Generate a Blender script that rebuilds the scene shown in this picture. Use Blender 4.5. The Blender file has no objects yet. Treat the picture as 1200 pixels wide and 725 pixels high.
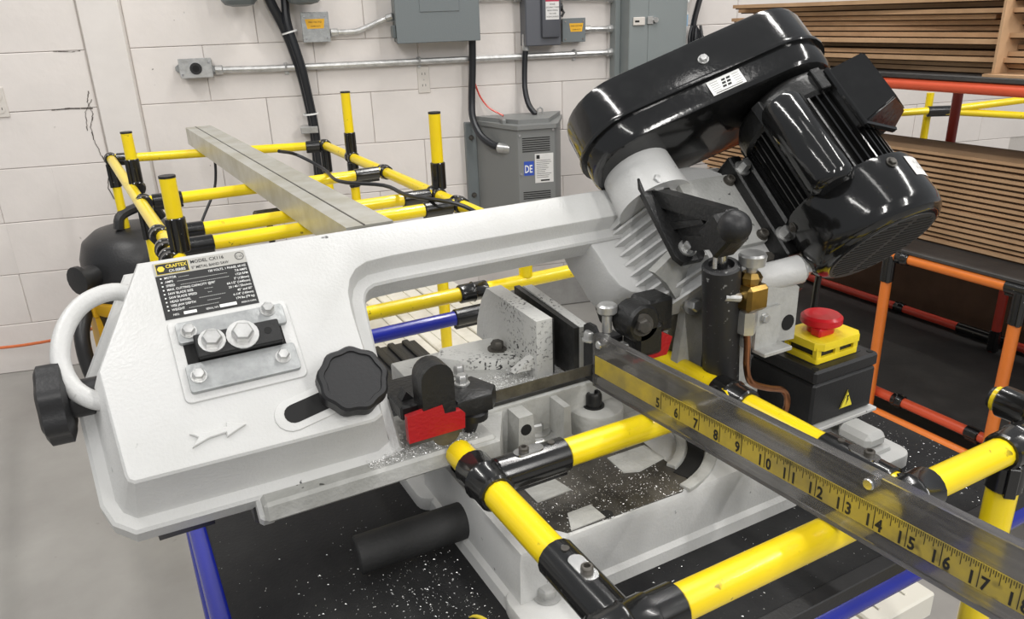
import bpy, bmesh, math, random
from mathutils import Matrix, Vector

random.seed(7)
SC = bpy.context.scene
COL = SC.collection
PI = math.pi
V3 = Vector

# ------------------------------------------------------------------ camera
# world axes: X and Y run along the table edges, Z is up, the floor is z = 0
cd = bpy.data.cameras.new('camera'); cam = bpy.data.objects.new('camera', cd); COL.objects.link(cam)
right = V3((0.876538, -0.480228, -0.032581)); down = V3((-0.198955, -0.299843, -0.933012)); fwd = V3((0.438289, 0.824303, -0.358368))
mw = Matrix((right, -down, -fwd)).transposed().to_4x4(); mw.translation = (0, 0, 1.27)
cam.matrix_world = mw
cd.sensor_width = 36; cd.lens = 27.0; cd.clip_start = .02; cd.clip_end = 60
SC.camera = cam

# ------------------------------------------------------------------ light
wd = bpy.data.worlds.new('hall_light'); SC.world = wd; wd.use_nodes = True
bg = wd.node_tree.nodes['Background']; bg.inputs[0].default_value = (.93, .96, 1, 1); bg.inputs[1].default_value = .34

def strip(name, loc, target, sx, sy, power, col=(1, .975, .94)):
    l = bpy.data.lights.new(name, 'AREA'); l.shape = 'RECTANGLE'; l.size = sx; l.size_y = sy; l.energy = power; l.color = col
    o = bpy.data.objects.new(name, l); COL.objects.link(o); o.location = loc
    d = V3(target) - V3(loc); o.rotation_euler = d.to_track_quat('-Z', 'Y').to_euler()
    return o
# rows of tube lamps under the hall ceiling, then two added fill lamps
strip('ceiling_or_fill_lamp', (-1.2, 1.7, 3.9), (-1.2, 1.7, 0), .15, 2.4, 55)
strip('ceiling_or_fill_lamp', (1.7, 1.5, 3.9), (1.7, 1.5, 0), .15, 2.4, 55)
strip('ceiling_or_fill_lamp', (.3, -.9, 3.9), (.3, -.9, 0), .15, 2.4, 9)
strip('ceiling_or_fill_lamp', (-2.6, -1.2, 3.9), (-2.6, -1.2, 0), .15, 2.4, 45)
strip('ceiling_or_fill_lamp', (3.1, -1.2, 3.9), (3.1, -1.2, 0), .15, 2.4, 48)
strip('ceiling_or_fill_lamp', (-.9, -4.2, 3.6), (-.6, -1.0, 0), .15, 2.4, 85)  # added fill behind the camera, brightens the surfaces that face it
strip('ceiling_or_fill_lamp', (2.4, -4.2, 3.6), (1.8, -1.0, 0), .15, 2.4, 85)  # second added fill behind the camera, further right

SC.view_settings.view_transform = 'Standard'; SC.view_settings.look = 'None'
SC.view_settings.exposure = 0.15; SC.view_settings.gamma = 1; SC.view_settings.use_curve_mapping = False

# ------------------------------------------------------------------ materials
MATS = {}
def mat(name, col, rough=.5, metal=0., bump=0., bscale=60., var=0., vscale=8., col2=None, coat=0., spec=None, detail=4, lo=.4, hi=.65, trans=0., alpha=None):
    """procedural surface: base colour broken by noise towards col2, optional relief"""
    m = bpy.data.materials.new(name); m.use_nodes = True
    nt = m.node_tree; b = nt.nodes['Principled BSDF']
    b.inputs['Base Color'].default_value = (*col, 1); b.inputs['Roughness'].default_value = rough; b.inputs['Metallic'].default_value = metal
    if coat: b.inputs['Coat Weight'].default_value = coat; b.inputs['Coat Roughness'].default_value = .08
    if spec is not None: b.inputs['Specular IOR Level'].default_value = spec
    if trans: b.inputs['Transmission Weight'].default_value = trans
    tc = nt.nodes.new('ShaderNodeTexCoord')
    if var or col2:
        n = nt.nodes.new('ShaderNodeTexNoise'); n.inputs['Scale'].default_value = vscale; n.inputs['Detail'].default_value = detail; n.inputs['Roughness'].default_value = .65
        nt.links.new(tc.outputs['Object'], n.inputs['Vector'])
        r = nt.nodes.new('ShaderNodeValToRGB'); r.color_ramp.elements[0].position = lo; r.color_ramp.elements[1].position = hi
        c2 = col2 if col2 else tuple(max(0, c * (1 - var)) for c in col)
        r.color_ramp.elements[0].color = (*col, 1); r.color_ramp.elements[1].color = (*c2, 1)
        nt.links.new(n.outputs['Fac'], r.inputs['Fac']); nt.links.new(r.outputs['Color'], b.inputs['Base Color'])
    if bump:
        n2 = nt.nodes.new('ShaderNodeTexNoise'); n2.inputs['Scale'].default_value = bscale; n2.inputs['Detail'].default_value = 3
        nt.links.new(tc.outputs['Object'], n2.inputs['Vector'])
        bp = nt.nodes.new('ShaderNodeBump'); bp.inputs['Strength'].default_value = bump; bp.inputs['Distance'].default_value = .01
        nt.links.new(n2.outputs['Fac'], bp.inputs['Height']); nt.links.new(bp.outputs['Normal'], b.inputs['Normal'])
    MATS[name] = m
    return m
def chips(m, col, scale, lo, hi, rough=None, bigscale=9, biglo=.45, bighi=.6, detail=2):
    """scatter small marks (paint chips, filings) of colour col over a material, gathered in patches"""
    nt = m.node_tree; b = nt.nodes['Principled BSDF']; tc = [n for n in nt.nodes if n.type == 'TEX_COORD'][0]
    n = nt.nodes.new('ShaderNodeTexNoise'); n.inputs['Scale'].default_value = scale; n.inputs['Detail'].default_value = detail
    g = nt.nodes.new('ShaderNodeTexNoise'); g.inputs['Scale'].default_value = bigscale; g.inputs['Detail'].default_value = 2
    for k in (n, g): nt.links.new(tc.outputs['Object'], k.inputs['Vector'])
    a = nt.nodes.new('ShaderNodeMapRange'); a.inputs[1].default_value = lo; a.inputs[2].default_value = hi
    c = nt.nodes.new('ShaderNodeMapRange'); c.inputs[1].default_value = biglo; c.inputs[2].default_value = bighi
    nt.links.new(n.outputs['Fac'], a.inputs[0]); nt.links.new(g.outputs['Fac'], c.inputs[0])
    mu = nt.nodes.new('ShaderNodeMath'); mu.operation = 'MULTIPLY'
    nt.links.new(a.outputs[0], mu.inputs[0]); nt.links.new(c.outputs[0], mu.inputs[1])
    mx = nt.nodes.new('ShaderNodeMix'); mx.data_type = 'RGBA'
    nt.links.new(mu.outputs[0], mx.inputs['Factor'])
    bc = b.inputs['Base Color']
    if bc.links: nt.links.new(bc.links[0].from_socket, mx.inputs[6])
    else: mx.inputs[6].default_value = bc.default_value
    mx.inputs[7].default_value = (*col, 1)
    nt.links.new(mx.outputs[2], bc)
    return m

cast_white = chips(mat('white_cast_paint', (.57, .57, .56), .36, bump=.10, bscale=330, col2=(.52, .52, .505), vscale=7), (.03, .03, .03), 90, .72, .76, biglo=.55, bighi=.6)
cast_grey = chips(mat('worn_grey_white_paint', (.46, .46, .44), .45, bump=.14, bscale=220, col2=(.33, .33, .31), vscale=14), (.05, .05, .045), 110, .70, .74, biglo=.5, bighi=.6)
cast_worn = chips(mat('chipped_white_paint', (.58, .58, .56), .45, bump=.12, bscale=200, col2=(.58, .58, .55), vscale=16), (.03, .03, .03), 260, .585, .62, biglo=.47, bighi=.58)
black_gloss = mat('black_gloss_paint', (.008, .008, .008), .13, coat=.3, bump=.03, bscale=120, col2=(.014, .014, .014), vscale=20, lo=.5, hi=.75)
black_cast = mat('black_cast_paint', (.010, .010, .010), .36, bump=.10, bscale=220)
black_plastic = mat('black_plastic', (.011, .011, .012), .45, bump=.05, bscale=300)
black_dusty = chips(mat('dusty_black_plastic', (.02, .02, .021), .5), (.35, .35, .34), 190, .66, .75, biglo=.4, bighi=.6)
joint_black = chips(mat('black_enamel_joint', (.010, .010, .010), .2, coat=.3), (.4, .4, .38), 170, .72, .78, biglo=.45, bighi=.6)
rubber = mat('black_rubber', (.018, .018, .018), .7, bump=.1, bscale=200)
matte_mat = chips(mat('black_bench_mat', (.011, .011, .012), .7, bump=.12, bscale=240, col2=(.022, .022, .022), vscale=7, spec=.25), (.55, .55, .55), 260, .72, .78, biglo=.42, bighi=.62)
yellow_tube = chips(mat('yellow_pipe_coating', (.92, .70, .006), .28, coat=.25, col2=(.86, .62, .008), vscale=6), (.10, .075, .01), 85, .665, .71, biglo=.53, bighi=.61)
orange_tube = mat('orange_pipe_coating', (.88, .23, .035), .34, coat=.2, var=.1, vscale=8)
red_tube = mat('red_pipe_coating', (.62, .055, .03), .36, coat=.2, var=.15, vscale=8)
redorange_tube = mat('red_orange_pipe_coating', (.82, .115, .045), .34, coat=.2, var=.1, vscale=8)
blue_tube = mat('blue_pipe_coating', (.012, .022, .32), .26, coat=.3, var=.12, vscale=10)
zinc = mat('zinc_steel', (.62, .62, .61), .32, .7, bump=.05, bscale=90, col2=(.45, .45, .44), vscale=30)
zinc_plate = mat('galvanised_plate', (.40, .41, .41), .45, .5, bump=.1, bscale=180, col2=(.29, .30, .30), vscale=55, lo=.35, hi=.7)
steel = mat('bright_steel', (.66, .66, .65), .24, 1., col2=(.5, .5, .5), vscale=40)
dark_steel = mat('dark_oily_steel', (.055, .051, .045), .42, .4, bump=.05, bscale=120, col2=(.12, .11, .095), vscale=18)
blued_steel = mat('dark_jaw_steel', (.045, .045, .045), .45, .6, bump=.06, bscale=160, col2=(.08, .08, .078), vscale=30)
grille_m = mat('grey_black_grille', (.045, .045, .045), .45)
blade_m = mat('saw_blade_steel', (.20, .195, .185), .4, .8, col2=(.10, .097, .09), vscale=40)
brass = mat('brass', (.48, .31, .09), .28, 1., col2=(.34, .22, .07), vscale=40)
copper = mat('copper', (.50, .22, .11), .28, 1., col2=(.36, .16, .08), vscale=30)
red_plastic = mat('red_plastic', (.55, .012, .018), .3)
red_paint = mat('red_guard_paint', (.40, .008, .012), .4, bump=.15, bscale=260)
yellow_plastic = mat('yellow_plastic', (.88, .68, .02), .38, bump=.05, bscale=200, var=.12, vscale=30)
yellow_print = mat('yellow_print', (.85, .72, .05), .5)
white_print = mat('white_print', (.80, .80, .78), .5)
black_print = mat('black_print', (.012, .012, .012), .5)
silver_print = mat('silver_print', (.42, .41, .38), .4, .2)
gold_print = mat('gold_print', (.70, .55, .05), .45)
orange_print = mat('amber_label', (.80, .43, .02), .5)
blue_print = mat('blue_label', (.03, .08, .42), .5)
paper = mat('white_label', (.72, .71, .69), .6, var=.08, vscale=30)
red_print = mat('red_label', (.42, .02, .06), .5)
wall_paint = chips(mat('cream_block_paint', (.76, .712, .675), .55, bump=.10, bscale=40, col2=(.71, .665, .63), vscale=3), (.20, .18, .16), 26, .745, .765, biglo=.5, bighi=.6)
plaster = mat('cream_plaster', (.76, .72, .685), .55, bump=.06, bscale=30, col2=(.71, .67, .635), vscale=4)
mortar = mat('grey_mortar', (.55, .515, .48), .8, bump=.2, bscale=120)
curb_paint = mat('grey_curb_paint', (.36, .355, .34), .6, bump=.1, bscale=40, col2=(.27, .26, .25), vscale=6)
floor_m = chips(mat('sealed_concrete', (.33, .32, .30), .33, bump=.03, bscale=20, col2=(.25, .24, .225), vscale=2.2, detail=7, lo=.35, hi=.7), (.16, .15, .14), 22, .70, .76, biglo=.5, bighi=.62)
grey_box = mat('grey_enclosure_paint', (.155, .175, .18), .42, bump=.06, bscale=240)
blue_grey = mat('dark_grey_enclosure_paint', (.095, .10, .115), .4, bump=.06, bscale=240)
cabinet_grey = mat('light_grey_cabinet_paint', (.225, .25, .25), .45, bump=.05, bscale=240, var=.06, vscale=3)
transformer_grey = mat('transformer_grey_paint', (.20, .205, .20), .45, bump=.06, bscale=240)
alu = mat('mill_finish_tube', (.60, .595, .55), .42, .55, bump=.03, bscale=60, col2=(.50, .485, .41), vscale=12)
alu_side = alu
ivory = mat('ivory_plastic', (.66, .62, .57), .4)
dark_hole = mat('dark_opening', (.004, .004, .004), .8)
vac_black = mat('vacuum_black_plastic', (.02, .02, .021), .4, bump=.08, bscale=160)
vac_yellow = mat('vacuum_yellow_plastic', (.72, .40, .015), .4)
orange_cord = mat('orange_cord_rubber', (.65, .16, .05), .5)
cable_black = mat('black_cable_jacket', (.012, .013, .016), .38)
card = mat('brown_cardboard', (.58, .37, .21), .8, bump=.08, bscale=90, col2=(.44, .27, .145), vscale=6)
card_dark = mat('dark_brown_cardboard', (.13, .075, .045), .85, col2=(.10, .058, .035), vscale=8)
card_edge = mat('cardboard_flutes', (.07, .036, .016), .9)
white_board = mat('whitewashed_board', (.74, .71, .62), .45, bump=.04, bscale=40, col2=(.50, .45, .35), vscale=5, detail=6, lo=.5, hi=.75)
deck_black = mat('black_shelf_mat', (.036, .034, .033), .6, bump=.1, bscale=160, col2=(.062, .058, .055), vscale=5)
chip_m = mat('metal_filings', (.80, .80, .79), .35, .6)
tape_m = chips(mat('yellow_tape_measure', (.47, .35, .045), .35, col2=(.30, .235, .06), vscale=22), (.10, .08, .03), 60, .6, .7, biglo=.5, bighi=.65)
def acrylic_mat():
    m = bpy.data.materials.new('scratched_clear_acrylic'); m.use_nodes = True; nt = m.node_tree; nt.nodes.clear()
    out = nt.nodes.new('ShaderNodeOutputMaterial'); mix = nt.nodes.new('ShaderNodeMixShader')
    gl = nt.nodes.new('ShaderNodeBsdfGlass'); gl.inputs['Color'].default_value = (.74, .73, .73, 1); gl.inputs['Roughness'].default_value = .14; gl.inputs['IOR'].default_value = 1.25
    df = nt.nodes.new('ShaderNodeBsdfPrincipled'); df.inputs['Base Color'].default_value = (.16, .155, .15, 1); df.inputs['Roughness'].default_value = .2
    tc = nt.nodes.new('ShaderNodeTexCoord'); mp = nt.nodes.new('ShaderNodeMapping'); mp.inputs['Scale'].default_value = (40, 3, 60)
    n = nt.nodes.new('ShaderNodeTexNoise'); n.inputs['Scale'].default_value = 4; n.inputs['Detail'].default_value = 6
    mr = nt.nodes.new('ShaderNodeMapRange'); mr.inputs[1].default_value = .35; mr.inputs[2].default_value = .75; mr.inputs[3].default_value = .25; mr.inputs[4].default_value = .65
    nt.links.new(tc.outputs['Object'], mp.inputs['Vector']); nt.links.new(mp.outputs[0], n.inputs['Vector']); nt.links.new(n.outputs['Fac'], mr.inputs[0])
    nt.links.new(mr.outputs[0], mix.inputs[0]); nt.links.new(gl.outputs[0], mix.inputs[1]); nt.links.new(df.outputs[0], mix.inputs[2]); nt.links.new(mix.outputs[0], out.inputs[0])
    return m
acrylic = acrylic_mat()

# ------------------------------------------------------------------ mesh helpers
I4 = Matrix.Identity(4)
def frame(o, x, y, z):
    m = Matrix((x, y, z)).transposed().to_4x4(); m.translation = o
    return m
def smooth_path(pts, n=6):
    pts = [V3(p) for p in pts]; out = []
    P = [pts[0] * 2 - pts[1]] + pts + [pts[-1] * 2 - pts[-2]]
    for i in range(1, len(P) - 2):
        a, b, c, d = P[i - 1:i + 3]
        for k in range(n):
            t = k / n
            out.append(.5 * ((2 * b) + (c - a) * t + (2 * a - 5 * b + 4 * c - d) * t * t + (3 * b - a - 3 * c + d) * t ** 3))
    out.append(pts[-1])
    return out
def axes(d):
    d = V3(d).normalized(); h = V3((0, 0, 1)) if abs(d.z) < .9 else V3((1, 0, 0))
    a = d.cross(h).normalized(); return d, a, d.cross(a)
def arc(cx, cy, r, a0, a1, n):
    return [(cx + r * math.cos(math.radians(a0 + (a1 - a0) * i / n)), cy + r * math.sin(math.radians(a0 + (a1 - a0) * i / n))) for i in range(n + 1)]
def rrect(x0, x1, y0, y1, r, n=4):
    return arc(x1 - r, y1 - r, r, 0, 90, n) + arc(x0 + r, y1 - r, r, 90, 180, n) + arc(x0 + r, y0 + r, r, 180, 270, n) + arc(x1 - r, y0 + r, r, 270, 360, n)
def stadium(a, b, r, n=12):
    d = math.degrees(math.atan2(b[1] - a[1], b[0] - a[0]))
    return arc(b[0], b[1], r, d - 90, d + 90, n) + arc(a[0], a[1], r, d + 90, d + 270, n)

class MB:
    def __init__(s, T=I4): s.v = []; s.f = []; s.m = []; s.mi = 0; s.T = T
    def add(s, vs, fs):
        o = len(s.v); s.v += [s.T @ V3(p) for p in vs]; s.f += [tuple(i + o for i in f) for f in fs]; s.m += [s.mi] * len(fs); return s
    def bm(s, bm):
        bm.verts.ensure_lookup_table(); bm.verts.index_update()
        s.add([v.co.copy() for v in bm.verts], [[v.index for v in f.verts] for f in bm.faces]); bm.free(); return s
    def box(s, x0, x1, y0, y1, z0, z1, b=0, seg=1):
        vs = [(x, y, z) for x in (x0, x1) for y in (y0, y1) for z in (z0, z1)]
        fs = [(0, 1, 3, 2), (4, 6, 7, 5), (0, 4, 5, 1), (2, 3, 7, 6), (0, 2, 6, 4), (1, 5, 7, 3)]
        if not b: return s.add(vs, fs)
        m = bmesh.new(); q = [m.verts.new(p) for p in vs]
        for f in fs: m.faces.new([q[i] for i in f])
        bmesh.ops.bevel(m, geom=list(m.edges), offset=b, segments=seg, affect='EDGES', profile=.5)
        return s.bm(m)
    def prism(s, pts, h0, h1, ax='z', b=0, seg=2, scale1=1.):
        """outline pts extruded from h0 to h1 along ax; pts are the two other axes in order (x,y),(x,z) or (y,z)"""
        def P(p, h): return {'z': (p[0], p[1], h), 'y': (p[0], h, p[1]), 'x': (h, p[0], p[1])}[ax]
        n = len(pts); cx = sum(p[0] for p in pts) / n; cy = sum(p[1] for p in pts) / n
        m = bmesh.new(); A = [m.verts.new(P(p, h0)) for p in pts]; B = [m.verts.new(P((cx + (p[0] - cx) * scale1, cy + (p[1] - cy) * scale1), h1)) for p in pts]
        m.faces.new(A[::-1]); top = m.faces.new(B)
        for i in range(n): m.faces.new((A[i], A[(i + 1) % n], B[(i + 1) % n], B[i]))
        bmesh.ops.recalc_face_normals(m, faces=list(m.faces))
        if b: bmesh.ops.bevel(m, geom=[e for e in m.edges if all(v in B for v in e.verts)], offset=b, segments=seg, affect='EDGES', profile=.5)
        return s.bm(m)
    def loft(s, loops, cap0=True, cap1=True):
        n = len(loops[0]); vs = [p for l in loops for p in l]; fs = []
        for k in range(len(loops) - 1):
            for i in range(n):
                j = (i + 1) % n; fs.append((k * n + i, k * n + j, (k + 1) * n + j, (k + 1) * n + i))
        if cap0: fs.append(tuple(range(n))[::-1])
        if cap1: fs.append(tuple((len(loops) - 1) * n + i for i in range(n)))
        return s.add(vs, fs)
    def cyl(s, p0, p1, r0, r1=None, n=16, c=0):
        p0, p1 = V3(p0), V3(p1); r1 = r0 if r1 is None else r1; d, a, b = axes(p1 - p0); L = (p1 - p0).length
        pr = [(0, r0), (L, r1)] if not c else [(0, r0 - c), (c, r0), (L - c, r1), (L, r1 - c)]
        return s.loft([[p0 + d * h + a * (r * math.cos(2 * PI * i / n)) + b * (r * math.sin(2 * PI * i / n)) for i in range(n)] for h, r in pr])
    def lathe(s, prof, p0, d, n=24, cap=True):
        """prof: list of (height, radius) along direction d from p0"""
        p0 = V3(p0); d, a, b = axes(d)
        return s.loft([[p0 + d * h + a * (r * math.cos(2 * PI * i / n)) + b * (r * math.sin(2 * PI * i / n)) for i in range(n)] for h, r in prof], cap, cap)
    def tube(s, pts, r, n=8, sm=0):
        pts = smooth_path(pts, sm) if sm else [V3(p) for p in pts]
        d0 = (pts[1] - pts[0]).normalized(); _, a, _ = axes(d0); loops = []
        for i, p in enumerate(pts):
            d = (pts[min(i + 1, len(pts) - 1)] - pts[max(i - 1, 0)]).normalized()
            a = (a - d * a.dot(d)).normalized(); b = d.cross(a)
            loops.append([p + a * (r * math.cos(2 * PI * k / n)) + b * (r * math.sin(2 * PI * k / n)) for k in range(n)])
        return s.loft(loops)
    def ball(s, c, r, n=16, sz=1.):
        return s.lathe([(-r * sz * math.cos(PI * k / n), max(1e-4, r * math.sin(PI * k / n))) for k in range(n + 1)], c, (0, 0, 1), n * 2)
    def bolt(s, p, d, af, h, wash=0, wh=.0015, socket=False):
        """hex (or socket) head bolt standing on p along d"""
        p = V3(p); d, a, b = axes(d); o = 0
        if wash: s.cyl(p, p + d * wh, wash, n=20); o = wh
        r = af / math.sqrt(3); n = 20 if socket else 6
        q = p + d * o
        pr = [(0, r), (h * .8, r), (h, r * .82)]
        if socket: pr += [(h, r * .55), (h * .45, r * .5)]
        else: pr += [(h * 1.02, r * .6)]
        return s.loft([[q + d * hh + a * (rr * math.cos(2 * PI * i / n + .3)) + b * (rr * math.sin(2 * PI * i / n + .3)) for i in range(n)] for hh, rr in pr])
    def quad(s, a, b, c, d): return s.add([a, b, c, d], [(0, 1, 2, 3)])
    def text(s, txt, x, y, size, z=0, sx=1., align='LEFT', bold=0.):
        """flat lettering in the local xy plane"""
        cu = bpy.data.curves.new('lettering', 'FONT'); cu.body = txt; cu.size = size; cu.resolution_u = 2; cu.align_x = align; cu.offset = bold * size
        o = bpy.data.objects.new('lettering', cu); COL.objects.link(o)
        me = bpy.data.meshes.new_from_object(o.evaluated_get(bpy.context.evaluated_depsgraph_get()))
        s.add([(x + v.co.x * sx, y + v.co.y, z) for v in me.vertices], [tuple(p.vertices) for p in me.polygons])
        bpy.data.objects.remove(o); bpy.data.curves.remove(cu); bpy.data.meshes.remove(me)
        return s
    def at(s, T): s.T = T; return s
    def build(s, name, mats, parent=None, label=None, kind=None, ang=35, loc=None):
        base = V3(loc) if loc is not None else (OFF[parent.name] if parent else V3((0, 0, 0)))
        me = bpy.data.meshes.new(name); me.from_pydata([tuple(p - base) for p in s.v], [], s.f)
        for m in (mats if isinstance(mats, (list, tuple)) else [mats]): me.materials.append(m)
        me.polygons.foreach_set('material_index', s.m)
        bm = bmesh.new(); bm.from_mesh(me); bmesh.ops.recalc_face_normals(bm, faces=list(bm.faces)); bm.to_mesh(me); bm.free()
        me.polygons.foreach_set('use_smooth', [True] * len(me.polygons)); me.set_sharp_from_angle(angle=math.radians(ang)); me.update()
        o = bpy.data.objects.new(name, me); COL.objects.link(o)
        if parent: o.parent = parent
        elif loc is not None: o.location = loc
        OFF[o.name] = base
        if label: o['label'] = label
        if kind: o['kind'] = kind
        return o
OFF = {}
def tag(o, label, cat, group=None, kind=None):
    o['label'] = label; o['category'] = cat
    if group: o['group'] = group
    if kind: o['kind'] = kind
    return o
def thing(name, loc, label, cat, group=None):
    o = bpy.data.objects.new(name, None); COL.objects.link(o); o.location = loc; o.empty_display_size = .05
    OFF[o.name] = V3(loc); tag(o, label, cat, group)
    return o
def clone(src, loc, rot=None):
    o = src.copy(); COL.objects.link(o); o.location = loc
    if rot is not None: o.rotation_euler = rot
    return o

# ------------------------------------------------------------------ setting
# the block wall stands 3.2 m from the camera and is turned 14 degrees to the table
A = math.radians(-14)
WT = V3((math.cos(A), math.sin(A), 0)); WN = V3((-math.sin(A), math.cos(A), 0))          # along the wall, into the wall
WALL = frame(WN * 3.2, WT, V3((0, 0, 1)), -WN)          # local: t along the wall, z up, d out of the wall
def wp(t, z, d=0): return WALL @ V3((t, z, d))

b = MB(); b.box(-6, 9, -4, 6.5, -.1, 0); b.build('floor', floor_m, kind='structure')
b = MB(WALL); b.box(-5, 6, -.1, 2.9, -.2, -.006); wall = b.build('wall_back', mortar, kind='structure', loc=wp(0, 0))
def block_mesh():
    m = MB(); m.box(-.1993, .1993, -.0992, .0992, -.03, 0, .0022); o = m.build('block', wall_paint, loc=(0, 0, 0)); return o
proto = None
for r in range(9):
    for c in range(-5, 9):
        t = c * .4 + (.2 if r % 2 else 0) + .05
        if -.86 < t < -.48: continue
        z = .1 + r * .2
        if proto is None: proto = block_mesh(); o = proto
        else: o = proto.copy(); COL.objects.link(o)
        o.parent = wall
        q = wp(t, z, random.uniform(-.0012, .0012)) - OFF[wall.name]
        o.matrix_local = frame(q, WT, V3((0, 0, 1)), -WN)
# part blocks beside the pilaster
for r in range(9):
    z = .1 + r * .2
    for t0, t1 in (((-.95, -.748) if r % 2 else (-1.15, -.748)), ((-.598, -.35) if r % 2 else (-.598, -.15))):
        if r % 2 and t0 < -.7: t0 = -1.15 + .2
        if t1 - t0 < .05: continue
        m = MB(WALL); m.box(t0 + .001, t1 - .0007, z - .0992, z + .0992, -.03, 0, .0022); m.build('block', wall_paint, wall)
m = MB(WALL); m.prism([(-.744, -.006), (-.600, -.006), (-.606, .014), (-.738, .014)], 0, 2.6, 'y'); m.build('trim_1', plaster, kind='structure', loc=wp(-.67, 0))
m = MB(WALL); m.box(-.58, 6, 0, .155, -.01, .018, .006); m.build('baseboard_back', curb_paint, kind='structure', loc=wp(0, 0))

crack_m = mat('crack_shadow', (.10, .085, .075), .9)
def crack(pts, w):
    m = MB(WALL)
    for (a, c), (e, f) in zip(pts, pts[1:]):
        for k in range(4):
            t0, t1 = k / 4, (k + 1) / 4; ww = w * random.uniform(.4, 1.2); j = random.uniform(-.003, .003)
            x0, z0, x1, z1 = a + (e - a) * t0, c + (f - c) * t0, a + (e - a) * t1 + j, c + (f - c) * t1
            d = V3((x1 - x0, z1 - z0, 0)).normalized(); n = V3((-d.y, d.x, 0)) * ww
            m.prism([(x0 - n.x, z0 - n.y), (x1 - n.x, z1 - n.y), (x1 + n.x, z1 + n.y), (x0 + n.x, z0 + n.y)], .0005, .0018)
    m.build('crack', crack_m, wall)
crack([(-.765, 1.06), (-.775, 1.02), (-.765, .98), (-.785, .93), (-.78, .87), (-.755, .78), (-.77, .70), (-.745, .62)], .0017)
crack([(-.76, 1.03), (-.79, .985), (-.80, .92)], .0012); crack([(-.90, 1.0), (-.84, 1.003), (-.765, .998)], .0020); crack([(-.85, 1.20), (-.79, 1.196), (-.76, 1.199)], .0013)

# ------------------------------------------------------------------ things on the wall
def wthing(name, t, z, label, cat, group=None, d=0): return thing(name, wp(t, z, d), label, cat, group)
def outlet(t, z, label):
    o = wthing('wall_outlet', t, z, label, 'outlet', 'wall outlets on the block wall')
    MB(WALL).box(t - .024, t + .024, z - .052, z + .052, 0, .005, .002).build('cover_plate', ivory, o)
    for k in (-1, 1):
        s = MB(WALL).prism(arc(t, z + k * .022, .016, 0, 360, 14)[:-1], .004, .0065).build('socket', ivory, o)
        m = MB(WALL)
        for dx in (-.006, .006): m.box(t + dx - .001, t + dx + .001, z + k * .022 - .004, z + k * .022 + .005, .006, .0068)
        m.build('slot', dark_hole, s)
    m = MB(WALL); m.cyl((t, z, .004), (t, z, .0068), .003, n=8); m.build('screw', zinc, o)
outlet(-1.062, 1.036, 'ivory duplex outlet on the block wall left of the plaster strip')
outlet(.465, 1.037, 'ivory duplex outlet on the block wall below the big grey box')

def conduit(name, pts, label, clamps=(), r=.0125, group='steel conduits along the block wall', sm=0):
    p = [wp(*q) for q in pts]
    o = thing(name, p[0], label, 'conduit', group)
    MB().tube(p, r, 10, sm).build('pipe', zinc, o)
    for a, c in ((p[0], p[1]), (p[-1], p[-2])):
        d = (c - a).normalized(); MB().cyl(a, a + d * .03, r * 1.4, n=10, c=.003).build('connector', zinc, o)
    for t, z in clamps:
        m = MB(WALL); m.box(t - .008, t + .008, z - .028, z + .016, 0, .004); m.tube([(t, z + .0155, .004), (t, z + .0155, .02), (t, z + .012, .036), (t, z - .006, .036)], .004, 6); m.cyl((t, z - .021, 0), (t, z - .021, .012), .005, n=6)
        m.build('clamp', zinc, o)
    return o
conduit('steel_conduit', [(-.317, 1.113, .022), (-.139, 1.109, .022), (.4, 1.1085, .022), (1.27, 1.108, .022)], 'long thin steel conduit running along the wall from the socket box to the tall cabinet', [(-.06, 1.11), (.45, 1.108), (1.10, 1.108)])
conduit('steel_conduit', [(.118, 1.228, .022), (.20, 1.228, .022), (.235, 1.234, .022), (.325, 1.268, .03), (.36, 1.278, .045)], 'short bent steel conduit rising from the small grey box to the big grey box', sm=4, r=.011)
conduit('steel_conduit', [(1.137, 1.203, .022), (1.27, 1.201, .022)], 'short straight steel conduit between the yellow-labelled box and the tall cabinet', r=.011)
conduit('steel_conduit', [(.675, 1.334, .022), (.873, 1.332, .022)], 'short steel conduit at the picture top between the big box and the dark switch box')
conduit('steel_conduit', [(1.02, 1.328, .022), (1.27, 1.318, .022)], 'short steel conduit at the picture top from dark switch box to tall cabinet')

o = wthing('socket_box', -.38, 1.122, 'small cast metal box with a round black socket at the left end of the conduit', 'socket')
m = MB(WALL); m.box(-.433, -.324, 1.092, 1.155, 0, .05, .006); m.cyl((-.325, 1.113, .022), (-.30, 1.113, .022), .016, n=10)
m.prism([(-.433, 1.145), (-.455, 1.128), (-.455, 1.116), (-.433, 1.10)], 0, .012); m.build('body', zinc_plate, o)
m = MB(WALL); m.box(-.436, -.321, 1.089, 1.158, .05, .054, .0015); pl = m.build('face_plate', zinc, o)
m = MB(WALL); m.cyl((-.378, 1.122, .054), (-.378, 1.122, .058), .021, n=18); m.build('socket', rubber, pl)
m = MB(WALL); m.cyl((-.378, 1.122, .058), (-.378, 1.122, .0585), .012, n=14); m.build('hole', dark_hole, pl)
for dx in (-.426, -.331):
    MB(WALL).cyl((dx, 1.122 + (.02 if dx > -.4 else -.02), .054), (dx, 1.122 + (.02 if dx > -.4 else -.02), .057), .004, n=8).build('screw', steel, pl)

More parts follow.
